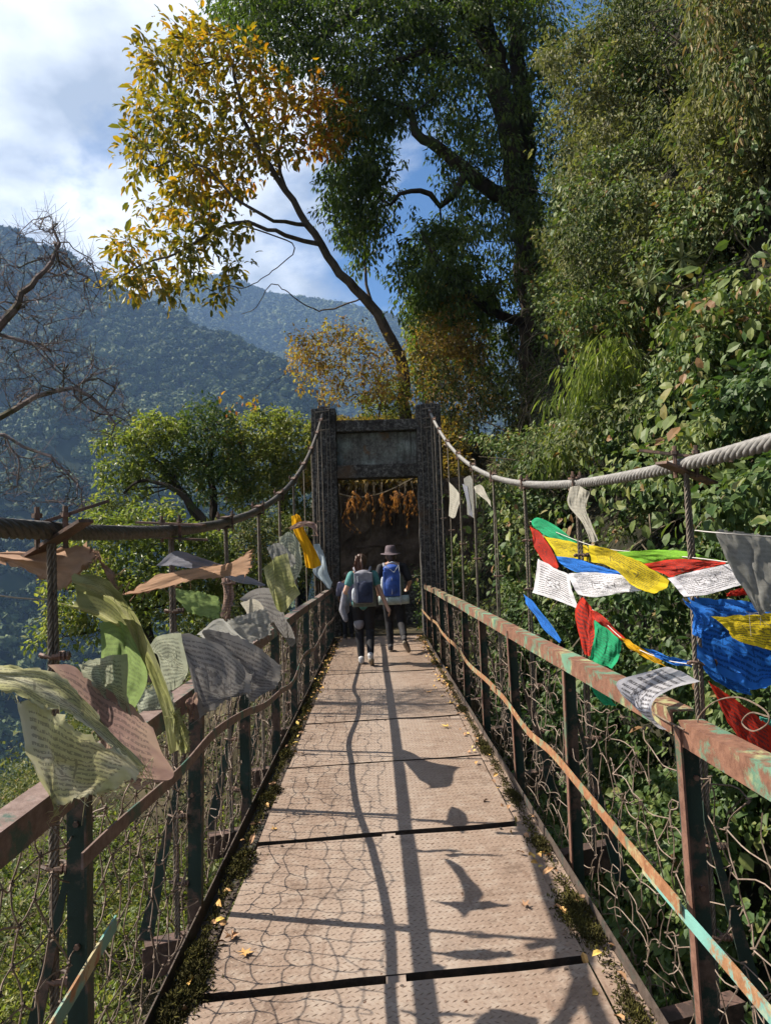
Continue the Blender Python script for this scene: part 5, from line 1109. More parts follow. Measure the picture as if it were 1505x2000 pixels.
FL = [  # left side, faded
 ('large tattered peach flag blowing out to the left edge just under the thick cable clamp', [[(-70, 1083), (0, 1079), (80, 1077), (160, 1064), (192, 1080)], [(-70, 1100), (0, 1098), (70, 1125), (120, 1152), (170, 1112)]], 'peach', dict(dep=2.25, fray=.006)),
 ('narrow torn peach strip dangling from the tattered flag', [[(165, 1068), (188, 1092), (208, 1122), (226, 1150)], [(185, 1078), (205, 1100), (220, 1125), (229, 1152)]], 'peach', dict(dep=2.3, fray=.003)),
 ('long twisted olive flag sweeping from the hanger down across the top rail', [[(103, 1172), (180, 1202), (255, 1270), (310, 1370), (330, 1475)], [(150, 1178), (215, 1205), (275, 1255), (325, 1350), (352, 1462)], [(145, 1125), (225, 1165), (275, 1230), (318, 1335), (368, 1470)]], 'olive', dict(bulge=[0, -.05, .05])),
 ('narrow dark olive fold behind the long twisted flag', [[(140, 1120), (200, 1130), (250, 1180), (285, 1260)], [(150, 1150), (215, 1185), (255, 1240), (287, 1320)]], 'olive', dict()),
 ('thin translucent green flag glowing behind the long olive one', [[(188, 1218), (240, 1215), (283, 1268)], [(200, 1290), (240, 1300), (284, 1330)], [(170, 1340), (225, 1365), (262, 1392)]], 'green_t', dict()),
 ('small pale green flag corner above the rose coloured flag', [[(150, 1302), (200, 1285), (245, 1280)], [(170, 1320), (205, 1330), (250, 1350)], [(190, 1345), (220, 1370), (262, 1400)]], 'sage', dict()),
 ('pale sage flag folded over behind the large grey one', [[(287, 1266), (312, 1243), (355, 1238)], [(310, 1290), (335, 1290), (366, 1300)], [(322, 1352), (345, 1345), (362, 1325)]], 'sage', dict()),
 ('largest grey flag printed with rows of lines hanging over the left top rail', [[(300, 1268), (335, 1237), (400, 1248), (462, 1285), (492, 1320)], [(355, 1272), (385, 1290), (430, 1305), (462, 1330), (490, 1345)], [(378, 1340), (400, 1350), (430, 1360), (462, 1362), (480, 1355)], [(393, 1402), (420, 1385), (447, 1365), (468, 1352), (478, 1345)]], 'grey', dict(dep=3.3, fray=.004)),
 ('second grey flag half hidden behind the largest one with a sharp right corner', [[(392, 1230), (440, 1235), (500, 1262), (552, 1300)], [(405, 1255), (450, 1285), (500, 1310), (546, 1325)], [(430, 1290), (470, 1330), (500, 1345), (538, 1345)], [(460, 1330), (480, 1352), (490, 1372), (512, 1352)]], 'grey', dict(dep=3.7, fray=.003)),
 ('light grey flag rising in a point above the second grey one', [[(385, 1240), (420, 1210), (440, 1215), (480, 1250)], [(400, 1250), (430, 1245), (460, 1260), (495, 1285)]], 'gauze', dict()),
 ('biggest pale yellow flag curving over the rail in the lower left corner', [[(-60, 1300), (20, 1303), (90, 1306), (150, 1350), (220, 1430), (278, 1502)], [(-60, 1345), (20, 1350), (80, 1382), (140, 1400), (205, 1450), (276, 1508)]], 'yel_pale', dict(dep=1.95, bulge=[0, -.06], fray=.003)),
 ('pale yellow printed flag hanging down in front of the left rail under the biggest one', [[(28, 1360), (80, 1385), (110, 1396), (180, 1440), (274, 1504)], [(50, 1440), (85, 1460), (115, 1470), (180, 1490), (262, 1520)], [(75, 1510), (95, 1515), (115, 1518), (165, 1530), (215, 1545)], [(108, 1588), (113, 1578), (122, 1572), (155, 1566), (180, 1560)]], 'yel_pale', dict(dep=1.88, fray=.005)),
 ('rose brown printed flag between the pale yellow ones and the long olive one', [[(84, 1303), (130, 1302), (205, 1345), (262, 1385), (296, 1425)], [(120, 1330), (150, 1370), (205, 1410), (258, 1440), (315, 1470)], [(135, 1345), (175, 1420), (215, 1470), (255, 1510), (338, 1518)], [(150, 1380), (190, 1440), (225, 1500), (262, 1545), (290, 1535)]], 'pink', dict()),
 ('slim tan and peach flag streaming level above the grey flags', [[(240, 1161), (300, 1130), (370, 1112), (450, 1098), (493, 1075)], [(245, 1162), (310, 1152), (370, 1135), (430, 1128), (482, 1125)]], 'peach', dict(fray=.004)),
 ('blue grey flag arching just behind the slim tan one', [[(305, 1105), (340, 1078), (400, 1092), (450, 1112), (520, 1143)], [(340, 1105), (370, 1110), (420, 1120), (470, 1140), (515, 1146)]], 'bluegrey', dict()),
 ('small bundled grey and green flags tied where the tan flag ends', [[(468, 1170), (500, 1150), (535, 1148), (545, 1140)], [(500, 1185), (520, 1190), (545, 1200), (556, 1200)], [(520, 1215), (540, 1230), (560, 1245), (570, 1230)], [(535, 1215), (552, 1240), (568, 1262), (577, 1255)]], 'grey', dict()),
 ('small cream flag corner showing its stitched print behind the grey bundle', [[(470, 1178), (500, 1170), (520, 1200)], [(480, 1200), (500, 1205), (512, 1208)], [(484, 1215), (492, 1210), (500, 1206)]], 'cream', dict()),
 ('dark olive knotted flag hanging beside the amber scarf', [[(515, 1110), (535, 1090), (560, 1080)], [(525, 1150), (545, 1140), (575, 1135)], [(540, 1190), (555, 1195), (585, 1160)]], 'olive', dict(dep=4.6)),
 ('round pale green flag caught in the hangers near the gate', [[(545, 1050), (565, 1040), (585, 1060)], [(548, 1090), (570, 1085), (590, 1100)], [(556, 1130), (568, 1142), (582, 1125)]], 'sage', dict(dep=5.2)),
 ('grey white flag tangled next to the round green one', [[(520, 1070), (545, 1062), (575, 1085)], [(528, 1090), (550, 1100), (576, 1100)], [(540, 1105), (555, 1115), (572, 1106)]], 'gauze', dict(dep=4.9)),
 ('vivid amber scarf knotted to the left cable near the gate', [[(570, 1008), (580, 1004), (588, 1015)], [(572, 1035), (586, 1032), (600, 1045)], [(590, 1075), (605, 1070), (618, 1080)], [(598, 1108), (612, 1112), (627, 1104)]], 'amber', dict(dep=6.4, name='prayer_scarf', ripple=.02)),
 ('dusty pink strip curling across the top of the amber scarf', [[(565, 1030), (590, 1018), (615, 1022), (622, 1045)], [(568, 1036), (590, 1028), (608, 1032), (620, 1048)]], 'pink', dict(dep=6.3)),
 ('pale blue white scarf hanging just right of the amber one', [[(612, 1064), (622, 1063), (630, 1075)], [(616, 1095), (626, 1092), (636, 1100)], [(612, 1118), (622, 1120), (640, 1118)], [(634, 1140), (642, 1150), (650, 1138)]], 'plastic', dict(dep=6.9, name='prayer_scarf')),
 ('small dusty rose flag seen through the left railing below the grey flag', [[(362, 1370), (385, 1352)], [(368, 1412), (382, 1400)]], 'pink', dict()),
  ('thin torn olive strip hanging straight down beside the near left hanger', [[(352, 1478), (372, 1465)], [(340, 1440), (362, 1430)], [(332, 1395), (350, 1390)]], 'olive', dict(dep=2.5, fray=.003)),
 ('small ragged sage flag lying against the left top rail behind the rose one', [[(255, 1360), (300, 1340), (330, 1325)], [(270, 1395), (305, 1385), (335, 1360)], [(290, 1420), (315, 1415), (345, 1400)]], 'sage', dict(dep=2.9, fray=.004)),
 ('crumpled grey white flag on the rail between the grey flags and the knotted bundle', [[(440, 1215), (480, 1200), (520, 1190)], [(455, 1235), (490, 1228), (528, 1218)], [(480, 1262), (505, 1250), (530, 1240)]], 'gauze', dict(dep=4.3, fray=.003)),
 ('narrow brown torn flag twisted round the third left hanger', [[(432, 1130), (452, 1128)], [(438, 1170), (455, 1165)], [(430, 1205), (446, 1208)]], 'pink', dict(dep=4.8, fray=.003)),
 ('faded green flag fluttering just below the blue grey one', [[(330, 1150), (380, 1155), (425, 1165)], [(345, 1172), (385, 1180), (430, 1190)], [(365, 1195), (395, 1205), (428, 1210)]], 'green_t', dict(dep=4.4, fray=.003)),
# right side
 ('green flag at the upper end of the bright string on the third right hanger', [[(1036, 1018), (1052, 1011), (1085, 1028), (1128, 1060)], [(1042, 1030), (1062, 1045), (1092, 1055), (1122, 1061)]], 'green', dict(X=XRF)),
 ('red flag folded under the upper green one', [[(1036, 1028), (1052, 1040), (1070, 1062), (1090, 1108)], [(1038, 1052), (1048, 1078), (1064, 1100), (1088, 1112)]], 'red', dict(X=XRF)),
 ('small yellow flag between the upper green flag and the second right hanger', [[(1060, 1048), (1100, 1055), (1146, 1066)], [(1078, 1072), (1110, 1075), (1150, 1080)], [(1087, 1090), (1118, 1090), (1152, 1097)]], 'yel', dict(X=XRF)),
 ('long yellow flag curling down in the middle of the bright string', [[(1148, 1064), (1195, 1076), (1250, 1098), (1306, 1134)], [(1150, 1080), (1192, 1092), (1245, 1125), (1300, 1150)], [(1152, 1097), (1195, 1108), (1230, 1140), (1275, 1161)]], 'yel', dict(X=XRF)),
 ('lime green flag stretched level above the red flag with the white neighbour', [[(1200, 1078), (1260, 1076), (1340, 1077), (1412, 1098)], [(1240, 1092), (1290, 1090), (1345, 1092), (1410, 1100)], [(1258, 1101), (1300, 1098), (1350, 1097), (1410, 1101)]], 'lime', dict(X=XRF)),
 ('red flag between the lime green flag and the crisp white printed one', [[(1256, 1102), (1310, 1094), (1370, 1094), (1424, 1100)], [(1275, 1112), (1320, 1112), (1365, 1106), (1415, 1102)], [(1303, 1128), (1330, 1122), (1368, 1112), (1408, 1104)]], 'red', dict(X=XRF)),
 ('crisp white flag with printed lines and a framed picture behind the nearest hanger', [[(1303, 1130), (1345, 1118), (1390, 1108), (1432, 1099)], [(1318, 1148), (1360, 1138), (1400, 1128), (1443, 1120)], [(1335, 1166), (1375, 1162), (1415, 1152), (1451, 1142)]], 'white', dict(X=XRF, ripple=.005)),
 ('small deep blue flag showing under the small yellow one', [[(1085, 1087), (1125, 1092), (1170, 1106), (1215, 1119)], [(1100, 1108), (1130, 1118), (1170, 1120), (1213, 1123)]], 'blue', dict(X=XRF)),
 ('white flag in half shadow hanging leftmost on the lower right string', [[(1050, 1092), (1080, 1108), (1108, 1122)], [(1044, 1130), (1080, 1140), (1120, 1160)], [(1038, 1158), (1085, 1172), (1130, 1190)]], 'white', dict(X=XRF + .02)),
 ('wide sunlit white flag below the small blue one', [[(1108, 1120), (1150, 1119), (1205, 1122), (1225, 1130)], [(1115, 1140), (1155, 1143), (1200, 1145), (1242, 1145)], [(1128, 1162), (1165, 1167), (1210, 1158), (1255, 1155)]], 'white', dict(X=XRF)),
 ('narrow dark blue flag hanging low outside the rail beyond the red ones', [[(1022, 1160), (1042, 1178), (1066, 1208), (1097, 1252)], [(1026, 1178), (1045, 1205), (1064, 1232), (1090, 1256)]], 'blue', dict(X=XRF + .03)),
 ('red flag wrapped round the second right hanger', [[(1134, 1166), (1148, 1178), (1160, 1205)], [(1120, 1200), (1145, 1215), (1160, 1225)], [(1132, 1248), (1150, 1255), (1162, 1240)], [(1140, 1278), (1150, 1282), (1158, 1275)]], 'red', dict(X=XRF - .01)),
 ('thin red strip running down from the wrapped flag towards the yellow one', [[(1152, 1188), (1180, 1208), (1222, 1248)], [(1156, 1206), (1178, 1225), (1212, 1252)]], 'red', dict(X=XRF)),
 ('bright green square flag hanging above the right top rail', [[(1160, 1212), (1185, 1228), (1212, 1252)], [(1160, 1245), (1185, 1260), (1210, 1280)], [(1150, 1288), (1170, 1298), (1196, 1307)]], 'green', dict(X=XRF - .04)),
 ('amber yellow strip on the lowest right string', [[(1208, 1243), (1240, 1258), (1290, 1290)], [(1222, 1260), (1252, 1282), (1300, 1303)]], 'amber', dict(X=XRF)),
 ('slim blue strip next to the amber yellow one on the lowest string', [[(1252, 1264), (1300, 1280), (1352, 1294)], [(1280, 1285), (1310, 1298), (1350, 1304)]], 'blue', dict(X=XRF)),
 ('white printed flag draped over the right top rail at its broken joint', [[(1298, 1301), (1330, 1312), (1366, 1331)], [(1262, 1312), (1290, 1330), (1320, 1342)], [(1209, 1330), (1252, 1352), (1282, 1362)], [(1213, 1355), (1242, 1378), (1272, 1384)], [(1245, 1385), (1262, 1402), (1280, 1408)], [(1278, 1418), (1290, 1424), (1303, 1426)]], 'white', dict(dep=2.42, bulge=[.25, .14, -.02, -.10, -.10, -.08], ripple=.004)),
 ('dark green flag corner hanging below the right top rail', [[(1150, 1328), (1190, 1345)], [(1160, 1355), (1195, 1368)], [(1178, 1378), (1202, 1380)]], 'green', dict(X=XRF + .03)),
 ('largest bright blue flag spread behind the nearest right hanger', [[(1338, 1166), (1390, 1172), (1440, 1175), (1478, 1182), (1530, 1200)], [(1358, 1200), (1400, 1215), (1440, 1225), (1490, 1235), (1540, 1260)], [(1355, 1245), (1395, 1262), (1440, 1280), (1490, 1300), (1540, 1310)], [(1358, 1285), (1395, 1312), (1435, 1335), (1480, 1345), (1530, 1330)]], 'blue', dict(dep=2.75, ripple=.03, bulge=[.1, 0, .1, .02])),
 ('second blue flag hanging in a fold under the largest blue one', [[(1355, 1268), (1390, 1285), (1440, 1305)], [(1370, 1305), (1410, 1325), (1455, 1335)], [(1395, 1330), (1430, 1350), (1470, 1358)]], 'blue', dict(dep=2.95)),
 ('sunlit blue flag corner twisted tight against the nearest right hanger', [[(1336, 1168), (1362, 1190), (1395, 1204)], [(1352, 1200), (1372, 1215), (1388, 1225)], [(1354, 1240), (1365, 1245), (1378, 1235)]], 'blue', dict(dep=2.6)),
 ('translucent yellow flag in front of the largest blue one at the right edge', [[(1393, 1206), (1440, 1202), (1500, 1199), (1560, 1196)], [(1415, 1225), (1455, 1228), (1505, 1230), (1560, 1228)], [(1432, 1248), (1470, 1262), (1510, 1272), (1560, 1280)]], 'yel', dict(dep=2.5)),
 ('grey gauze flag with a torn point hanging at the right edge above the yellow one', [[(1394, 1040), (1440, 1038), (1500, 1048), (1560, 1050)], [(1420, 1085), (1455, 1090), (1505, 1098), (1560, 1110)], [(1450, 1145), (1475, 1150), (1510, 1150), (1560, 1160)], [(1478, 1200), (1495, 1200), (1520, 1195), (1560, 1200)]], 'gauze', dict(dep=2.45, fray=.003)),
 ('red printed flag hanging in a triangle behind the near end of the right rail', [[(1376, 1330), (1405, 1345), (1452, 1380), (1520, 1430)], [(1400, 1372), (1425, 1395), (1465, 1420), (1520, 1460)], [(1422, 1410), (1445, 1440), (1480, 1475), (1520, 1520)], [(1440, 1440), (1460, 1480), (1490, 1530), (1520, 1580)]], 'red', dict(dep=2.75)),
 ('small turquoise flag tip right beside the red triangle at the right edge', [[(1484, 1400), (1500, 1406), (1530, 1420)], [(1488, 1408), (1502, 1416), (1530, 1432)]], 'turq', dict(dep=2.6)),
 ('tiny red flag corner peeping below the crisp white printed flag', [[(1415, 1160), (1450, 1146)], [(1425, 1166), (1458, 1164)]], 'red', dict(dep=2.9)),
 ('grey white scarf knotted round the second right hanger just below the cable', [[(1112, 952), (1132, 950), (1150, 962)], [(1110, 985), (1130, 985), (1146, 988)], [(1136, 1020), (1146, 1022), (1154, 1018)], [(1150, 1055), (1158, 1060), (1168, 1056)]], 'cream', dict(X=1.20, name='prayer_scarf')),
 ('torn pale grey flag hanging from the right cable near the gate', [[(905, 935), (918, 930), (928, 955)], [(910, 970), (918, 975), (930, 990)], [(912, 1005), (920, 1008), (926, 1012)]], 'gauze', dict(X=1.20)),
 ('dull olive white flag leftmost under the right cable near the gate', [[(876, 942), (890, 955), (902, 975)], [(878, 975), (888, 980), (896, 985)], [(876, 1008), (884, 1012), (890, 1008)]], 'cream', dict(X=1.22)),
 ('faded beige flag streaming right from the cable near the gate', [[(925, 950), (940, 948), (955, 975)], [(928, 962), (945, 975), (960, 990)]], 'cream', dict(X=1.20)),
 ('long thin blue grey flag folded beside the torn pale grey one', [[(903, 945), (912, 950)], [(910, 975), (918, 985)], [(916, 1005), (924, 1012)]], 'bluegrey', dict(X=1.18)),
]
for lab, rows, mk, kw in FL:
    m_ = len(max(rows, key=len)); assert all(len(r) == m_ for r in rows), lab
    kw = dict(kw); X = kw.pop('X', XLF); nm_ = kw.pop('name', 'prayer_flag'); flag(lab, rows, X, M[mk], name=nm_, cat='scarf' if 'scarf' in nm_ else 'prayer flag', group='scarves tied to the bridge' if 'scarf' in nm_ else 'prayer flags', **kw)
# strings
def string(label, pts):
    P = catmull(np.array(pts), 40); tag(MB().tube(P, .0022, 4).obj('flag_string', m_strg), label, 'string', 'strings of prayer flags')
k = NM('string'); k.set(base=(.40, .38, .36), rough=.9); m_strg = k.m
string('pale string carrying the upper bright flags between the third and nearest right hangers', [at_x(1034, 1018, 1.21), at_x(1150, 1064, 1.20), at_x(1260, 1080, 1.19), at_x(1358, 1090, 1.21), at_x(1420, 1098, 1.21)])
string('pale string carrying the lower red, amber and blue strips on the right', [at_x(1135, 1168, 1.21), at_x(1215, 1248, 1.19), at_x(1290, 1286, 1.19), at_x(1364, 1300, 1.21)])
string('thin wire running left from the near left hanger to the frame edge', [at_x(-60, 1150, -1.0) , at_y(20, 1166, 2.1), at_y(105, 1172, 2.3)])
string('thin cord holding the grey gauze flag to the nearest right hanger', [at_x(1356, 1036, 1.20), at_y(1394, 1040, 2.45), at_y(1500, 1048, 2.42), at_y(1560, 1050, 2.4)])
# ------------------------------------------------------------------ people
def plain(name, c, rough=.8, spec=.25, var=.35, scale=14, sss=0):
    k = NM(name); k.set(base=k.ramp(k.noise(scale, 5, .6), [(.35, tuple(v * (1 - var) for v in c)), (.65, c)]), rough=rough, spec=spec); k.bump(k.noise(scale * 2, 4), .4, .01); return k.m
m_skin = plain('skin', (.42, .24, .17), .5, .4, .12); m_hair = plain('dark_auburn_hair', (.075, .035, .025), .4, .5, .5, 40); m_teal = plain('teal_shirt', (.085, .24, .235)); m_black = plain('black_trousers', (.016, .016, .020))
m_dshirt = plain('black_shirt', (.022, .021, .026)); m_hat = plain('mauve_hat', (.115, .085, .098)); m_shoe = plain('dark_shoes', (.045, .042, .045)); m_sole = plain('shoe_soles', (.25, .21, .16)); m_lilac = plain('lilac_top', (.26, .25, .36))
m_packg = plain('grey_pack', (.23, .23, .27)); m_packn = plain('navy_pack', (.025, .032, .065)); m_packb = plain('blue_pack', (.03, .085, .36), .55, .4); m_strap = plain('pale_straps', (.42, .45, .50)); m_mat = plain('grey_green_foam', (.33, .40, .39)); m_olive = plain('olive_band', (.14, .15, .12))
m_hairl = plain('brown_hair_light', (.13, .055, .032), .4, .5, .4, 50); m_paleshoe = plain('pale_shoes', (.45, .45, .47))
def caps(bm, a, b, r0, r1):
    a = Vector(a); b = Vector(b); d = b - a; l = d.length
    q = d.to_track_quat('Z', 'Y').to_matrix().to_4x4() if l > 1e-6 else Matrix.Identity(4)
    if l > 1e-6: bmesh.ops.create_cone(bm, cap_ends=True, segments=14, radius1=r0, radius2=r1, depth=l, matrix=Matrix.Translation((a + b) / 2) @ q)
    for p, r in ((a, r0), (b, r1)): bmesh.ops.create_icosphere(bm, subdivisions=2, radius=r, matrix=Matrix.Translation(p))
def ell(bm, c, r, rot=(0, 0, 0)):
    from mathutils import Euler
    bmesh.ops.create_icosphere(bm, subdivisions=3, radius=1, matrix=Matrix.Translation(c) @ Euler(rot).to_matrix().to_4x4() @ Matrix.Diagonal((*r, 1)))
def bx_(bm, c, s, rot=(0, 0, 0)):
    from mathutils import Euler
    r = bmesh.ops.create_cube(bm, size=1, matrix=Matrix.Translation(c) @ Euler(rot).to_matrix().to_4x4() @ Matrix.Diagonal((*s, 1)))
def blob(name, shapes, mat_, parent, voxel=.012, it=6, **props):
    bm = bmesh.new()
    for s_ in shapes:
        {'c': caps, 'e': ell, 'b': bx_}[s_[0]](bm, *s_[1:])
    me = bpy.data.meshes.new(name); bm.to_mesh(me); bm.free(); o = bpy.data.objects.new(name, me); COL.objects.link(o)
    rm = o.modifiers.new('r', 'REMESH'); rm.mode = 'VOXEL'; rm.voxel_size = voxel; sm = o.modifiers.new('s', 'SMOOTH'); sm.iterations = it; sm.factor = .5
    dg = bpy.context.evaluated_depsgraph_get(); m2 = bpy.data.meshes.new_from_object(o.evaluated_get(dg)); bpy.data.objects.remove(o); bpy.data.meshes.remove(me)
    m2.materials.clear(); m2.materials.append(mat_); m2.polygons.foreach_set('use_smooth', np.ones(len(m2.polygons), bool)); m2.name = name
    r = bpy.data.objects.new(name, m2); COL.objects.link(r)
    if parent is not None: r.parent = parent
    for k_, v in props.items(): r[k_] = v
    return r
def hand(w_, tip, side, curl=.5):
    """palm and five bent fingers, w_ wrist, tip direction"""
    w_ = A(*w_); d = nrm(A(*tip)); s_ = nrm(np.cross(d, A(0, 1, 0))) if abs(d[1]) < .9 else A(1, 0, 0); n_ = np.cross(s_, d); S_ = [('c', tuple(w_), tuple(w_ + d * .075), .026, .030)]
    for q, ln in zip((-1.5, -.5, .5, 1.5), (.058, .075, .08, .07)):
        k0 = w_ + d * .085 + n_ * q * .017; k1 = k0 + d * ln * .5 + s_ * side * .008; k2 = k1 + d * ln * .35 + s_ * side * ln * curl; S_ += [('c', tuple(k0), tuple(k1), .0095, .0088), ('c', tuple(k1), tuple(k2), .0088, .0072)]
    t0 = w_ + d * .03 + n_ * .026; t1 = t0 + d * .03 + n_ * .025; S_ += [('c', tuple(t0), tuple(t1), .012, .010), ('c', tuple(t1), tuple(t1 + d * .03), .010, .008)]
    return S_
def foot(an, toe, heel, w_=.042):
    an, toe, heel = A(*an), A(*toe), A(*heel); return [('c', tuple(heel), tuple((heel + toe) / 2), w_ * .85, w_), ('c', tuple((heel + toe) / 2), tuple(toe), w_, w_ * .75), ('c', tuple(an), tuple(heel + A(0, 0, .03)), w_, w_ * .9)]

def person(label, loc, P, top_mat, leg_mat, shoe_mat, h, sleeve=.5, hat=False, hair='short', shoulders=.19, grp='walkers on the bridge'):
    t = thing('person', label, 'person', loc, grp); s = h / 1.62
    def S3(v): return tuple(float(q) * s for q in v)
    J = {k: S3(v) for k, v in P.items()}; R_ = lambda r: r * s
    sh, hp = J['chest'], J['pelvis']
    body = [('c', J['pelvis'], J['chest'], R_(.115), R_(.12)), ('c', J['chest'], J['neck'], R_(.075), R_(.052)), ('c', J['neck'], J['head'], R_(.050), R_(.052)), ('e', J['head'], S3((.075, .092, .112))),
            ('e', tuple(A(*J['head']) + A(0, .03, -.045) * s), S3((.055, .065, .06))), ('e', tuple(A(*J['head']) + A(0, .098, -.01) * s), S3((.014, .022, .022)))]
    for q in (-1, 1): body += [('e', tuple(A(*J['head']) + A(q * .076, .005, -.01) * s), S3((.012, .02, .03)))]
    for q in ('l', 'r'):
        body += [('c', J[q + 'sh'], J[q + 'el'], R_(.048), R_(.037)), ('c', J[q + 'el'], J[q + 'wr'], R_(.037), R_(.026)), ('c', J[q + 'sh'], J['neck'], R_(.05), R_(.06))]
        body += hand(J[q + 'wr'], A(*J[q + 'wr']) - A(*J[q + 'el']), -1 if q == 'r' else 1)
        body += [('c', J[q + 'hip'], J[q + 'kn'], R_(.082), R_(.055)), ('c', J[q + 'kn'], J[q + 'an'], R_(.054), R_(.036)), ('c', J['pelvis'], J[q + 'hip'], R_(.1), R_(.09))]
    b = blob('body', body, m_skin, t, voxel=.0085, it=3)
    shirt = [('c', tuple(A(*J['pelvis']) + A(0, 0, .02)), J['chest'], R_(.135), R_(.135)), ('c', tuple(A(*J['lsh']) * .96), tuple(A(*J['rsh']) * A(.96, 1, 1)), R_(.068), R_(.068)), ('c', J['chest'], tuple(A(*J['neck']) - A(0, 0, .03)), R_(.11), R_(.062)), ('c', tuple(A(*J['lhip']) + A(0, 0, .03)), tuple(A(*J['rhip']) + A(0, 0, .03)), R_(.105), R_(.105))]
    for q in ('l', 'r'):
        e = A(*J[q + 'sh']) + (A(*J[q + 'el']) - A(*J[q + 'sh'])) * sleeve; shirt.append(('c', J[q + 'sh'], tuple(e), R_(.068), R_(.062)))
    blob('shirt', shirt, top_mat, t, voxel=.012, it=5)
    tr = [('c', tuple(A(*J['lhip']) + A(0, 0, .03)), tuple(A(*J['rhip']) + A(0, 0, .03)), R_(.102), R_(.102))]
    for q in ('l', 'r'): tr += [('c', J[q + 'hip'], J[q + 'kn'], R_(.098), R_(.070)), ('c', J[q + 'kn'], tuple(A(*J[q + 'an']) * .9 + A(*J[q + 'kn']) * .1), R_(.070), R_(.052))]
    blob('trousers', tr, leg_mat, t, voxel=.012, it=4)
    for q in ('l', 'r'):
        blob('shoe', foot(J[q + 'an'], J[q + 'toe'], J[q + 'heel'], R_(.046)), shoe_mat, t, voxel=.008, it=3)
        hl, to = A(*J[q + 'heel']), A(*J[q + 'toe']); dn = nrm(np.cross(nrm(to - hl), A(1, 0, 0))); dn = dn if dn[2] < 0 else -dn
        blob('shoe_sole', [('c', tuple(hl + dn * .032), tuple(to + dn * .022), .036, .034)], m_sole, t, voxel=.008, it=2)
    return t, J, s

# walker with the ponytail and the grey pack: striding, right heel lifted
pw = A(-.185, 10.95, .0)
Pw = dict(pelvis=(.0, 0, .90), chest=(0.0, .03, 1.22), neck=(.0, .05, 1.37), head=(-.01, .07, 1.50), lsh=(-.165, .03, 1.32), rsh=(.165, .03, 1.32), lel=(-.265, -.02, 1.08), lwr=(-.245, .16, .95), rel=(.255, -.06, 1.07), rwr=(.345, -.12, .86),
          lhip=(-.085, 0, .88), rhip=(.085, 0, .88), lkn=(-.075, .10, .49), lan=(-.055, .02, .09), ltoe=(-.06, .17, .045), lheel=(-.055, -.03, .05), rkn=(.085, .06, .49), ran=(.085, -.27, .17), rtoe=(.10, -.16, .04), rheel=(.085, -.32, .135))
tw_, Jw, sw = person('walker with a long auburn ponytail, teal T-shirt and black trousers', pw, Pw, m_teal, m_black, m_paleshoe, 1.60)
hd = A(*Jw['head'])
blob('hair', [('e', tuple(hd + A(0, -.022, .015)), (.094, .10, .122)), ('e', tuple(hd + A(-.02, -.07, .10)), (.045, .045, .04)), ('c', tuple(hd + A(-.01, -.10, .05)), tuple(hd + A(-.03, -.15, -.12)), .045, .040), ('c', tuple(hd + A(-.03, -.15, -.12)), tuple(hd + A(.01, -.17, -.27)), .042, .022)], m_hair, tw_, voxel=.008, it=3)
gg = np.random.default_rng(9); mb = MB()
for q in range(90):
    a = hd + A(-.03 + gg.normal() * .022, -.10 - gg.random() * .03, .09 + gg.normal() * .02); e = hd + A(-.045 + gg.normal() * .03, -.19, -.24 + gg.normal() * .05)
    mb.tube(catmull(np.array([a, (a + e) / 2 + A(gg.normal() * .02 - .02, -.035, .02), e]), 8) + pw, [.0035] * 8 + [.001], 3, cap=False)
mb.obj('hair_strand', m_hairl, tw_, kind='stuff')
def pack(name, label, loc, parts, grp='backpacks worn by the walkers'):
    t = thing(name, label, 'backpack', loc, grp)
    for nm_, shapes, mt in parts: blob(nm_, shapes, mt, t, voxel=.010, it=4)
    return t
pc = pw + A(0.0, -.02, 0)
pkw = pack('backpack', 'grey white daypack with a navy lower pocket worn by the ponytailed walker', pc, [
    ('main_bag', [('b', (.015, -.17, 1.12), (.27, .15, .44), (-.05, 0, 0)), ('e', (.01, -.17, 1.31), (.125, .075, .075))], m_packg),
    ('navy_pocket', [('b', (.03, -.245, 1.06), (.22, .08, .30), (-.05, 0, 0)), ('e', (.03, -.26, 1.10), (.10, .05, .13))], m_packn),
    ('side_pocket', [('e', (-.13, -.16, 1.02), (.035, .05, .11))], m_strap), ('side_pocket', [('e', (.155, -.16, 1.0), (.035, .05, .10))], m_olive),
    ('hip_belt', [('b', (.02, -.13, .90), (.34, .10, .10))], m_olive),
    ('shoulder_strap', [('c', (-.10, -.10, 1.36), (-.12, .02, 1.41), .022, .022), ('c', (-.12, .02, 1.41), (-.11, .16, 1.25), .022, .02)], m_packg), ('shoulder_strap', [('c', (.10, -.10, 1.36), (.12, .02, 1.41), .022, .022), ('c', (.12, .02, 1.41), (.11, .16, 1.25), .022, .02)], m_packg),
    ('buckle_strap', [('c', (-.07, -.255, 1.30), (-.065, -.27, 1.08), .010, .010)], m_strap)])
# grey cloth carried over the left arm, and the sunlit left knee
jk = thing('jacket', 'light grey jacket hanging over the left arm of the ponytailed walker', 'jacket', pw)
blob('cloth', [('c', (-.27, .02, 1.05), (-.31, .02, .80), .045, .055), ('c', (-.31, .02, .80), (-.265, -.02, .66), .055, .04), ('c', (-.24, .10, 1.0), (-.26, .10, .78), .04, .05)], m_packg, jk)
blob('sunlit_knee', [('e', (-.075, .045, .60), (.078, .080, .10))], m_packg, tw_, voxel=.009, it=2)  # sunlight on the black trouser knee, put in as a pale grey shape

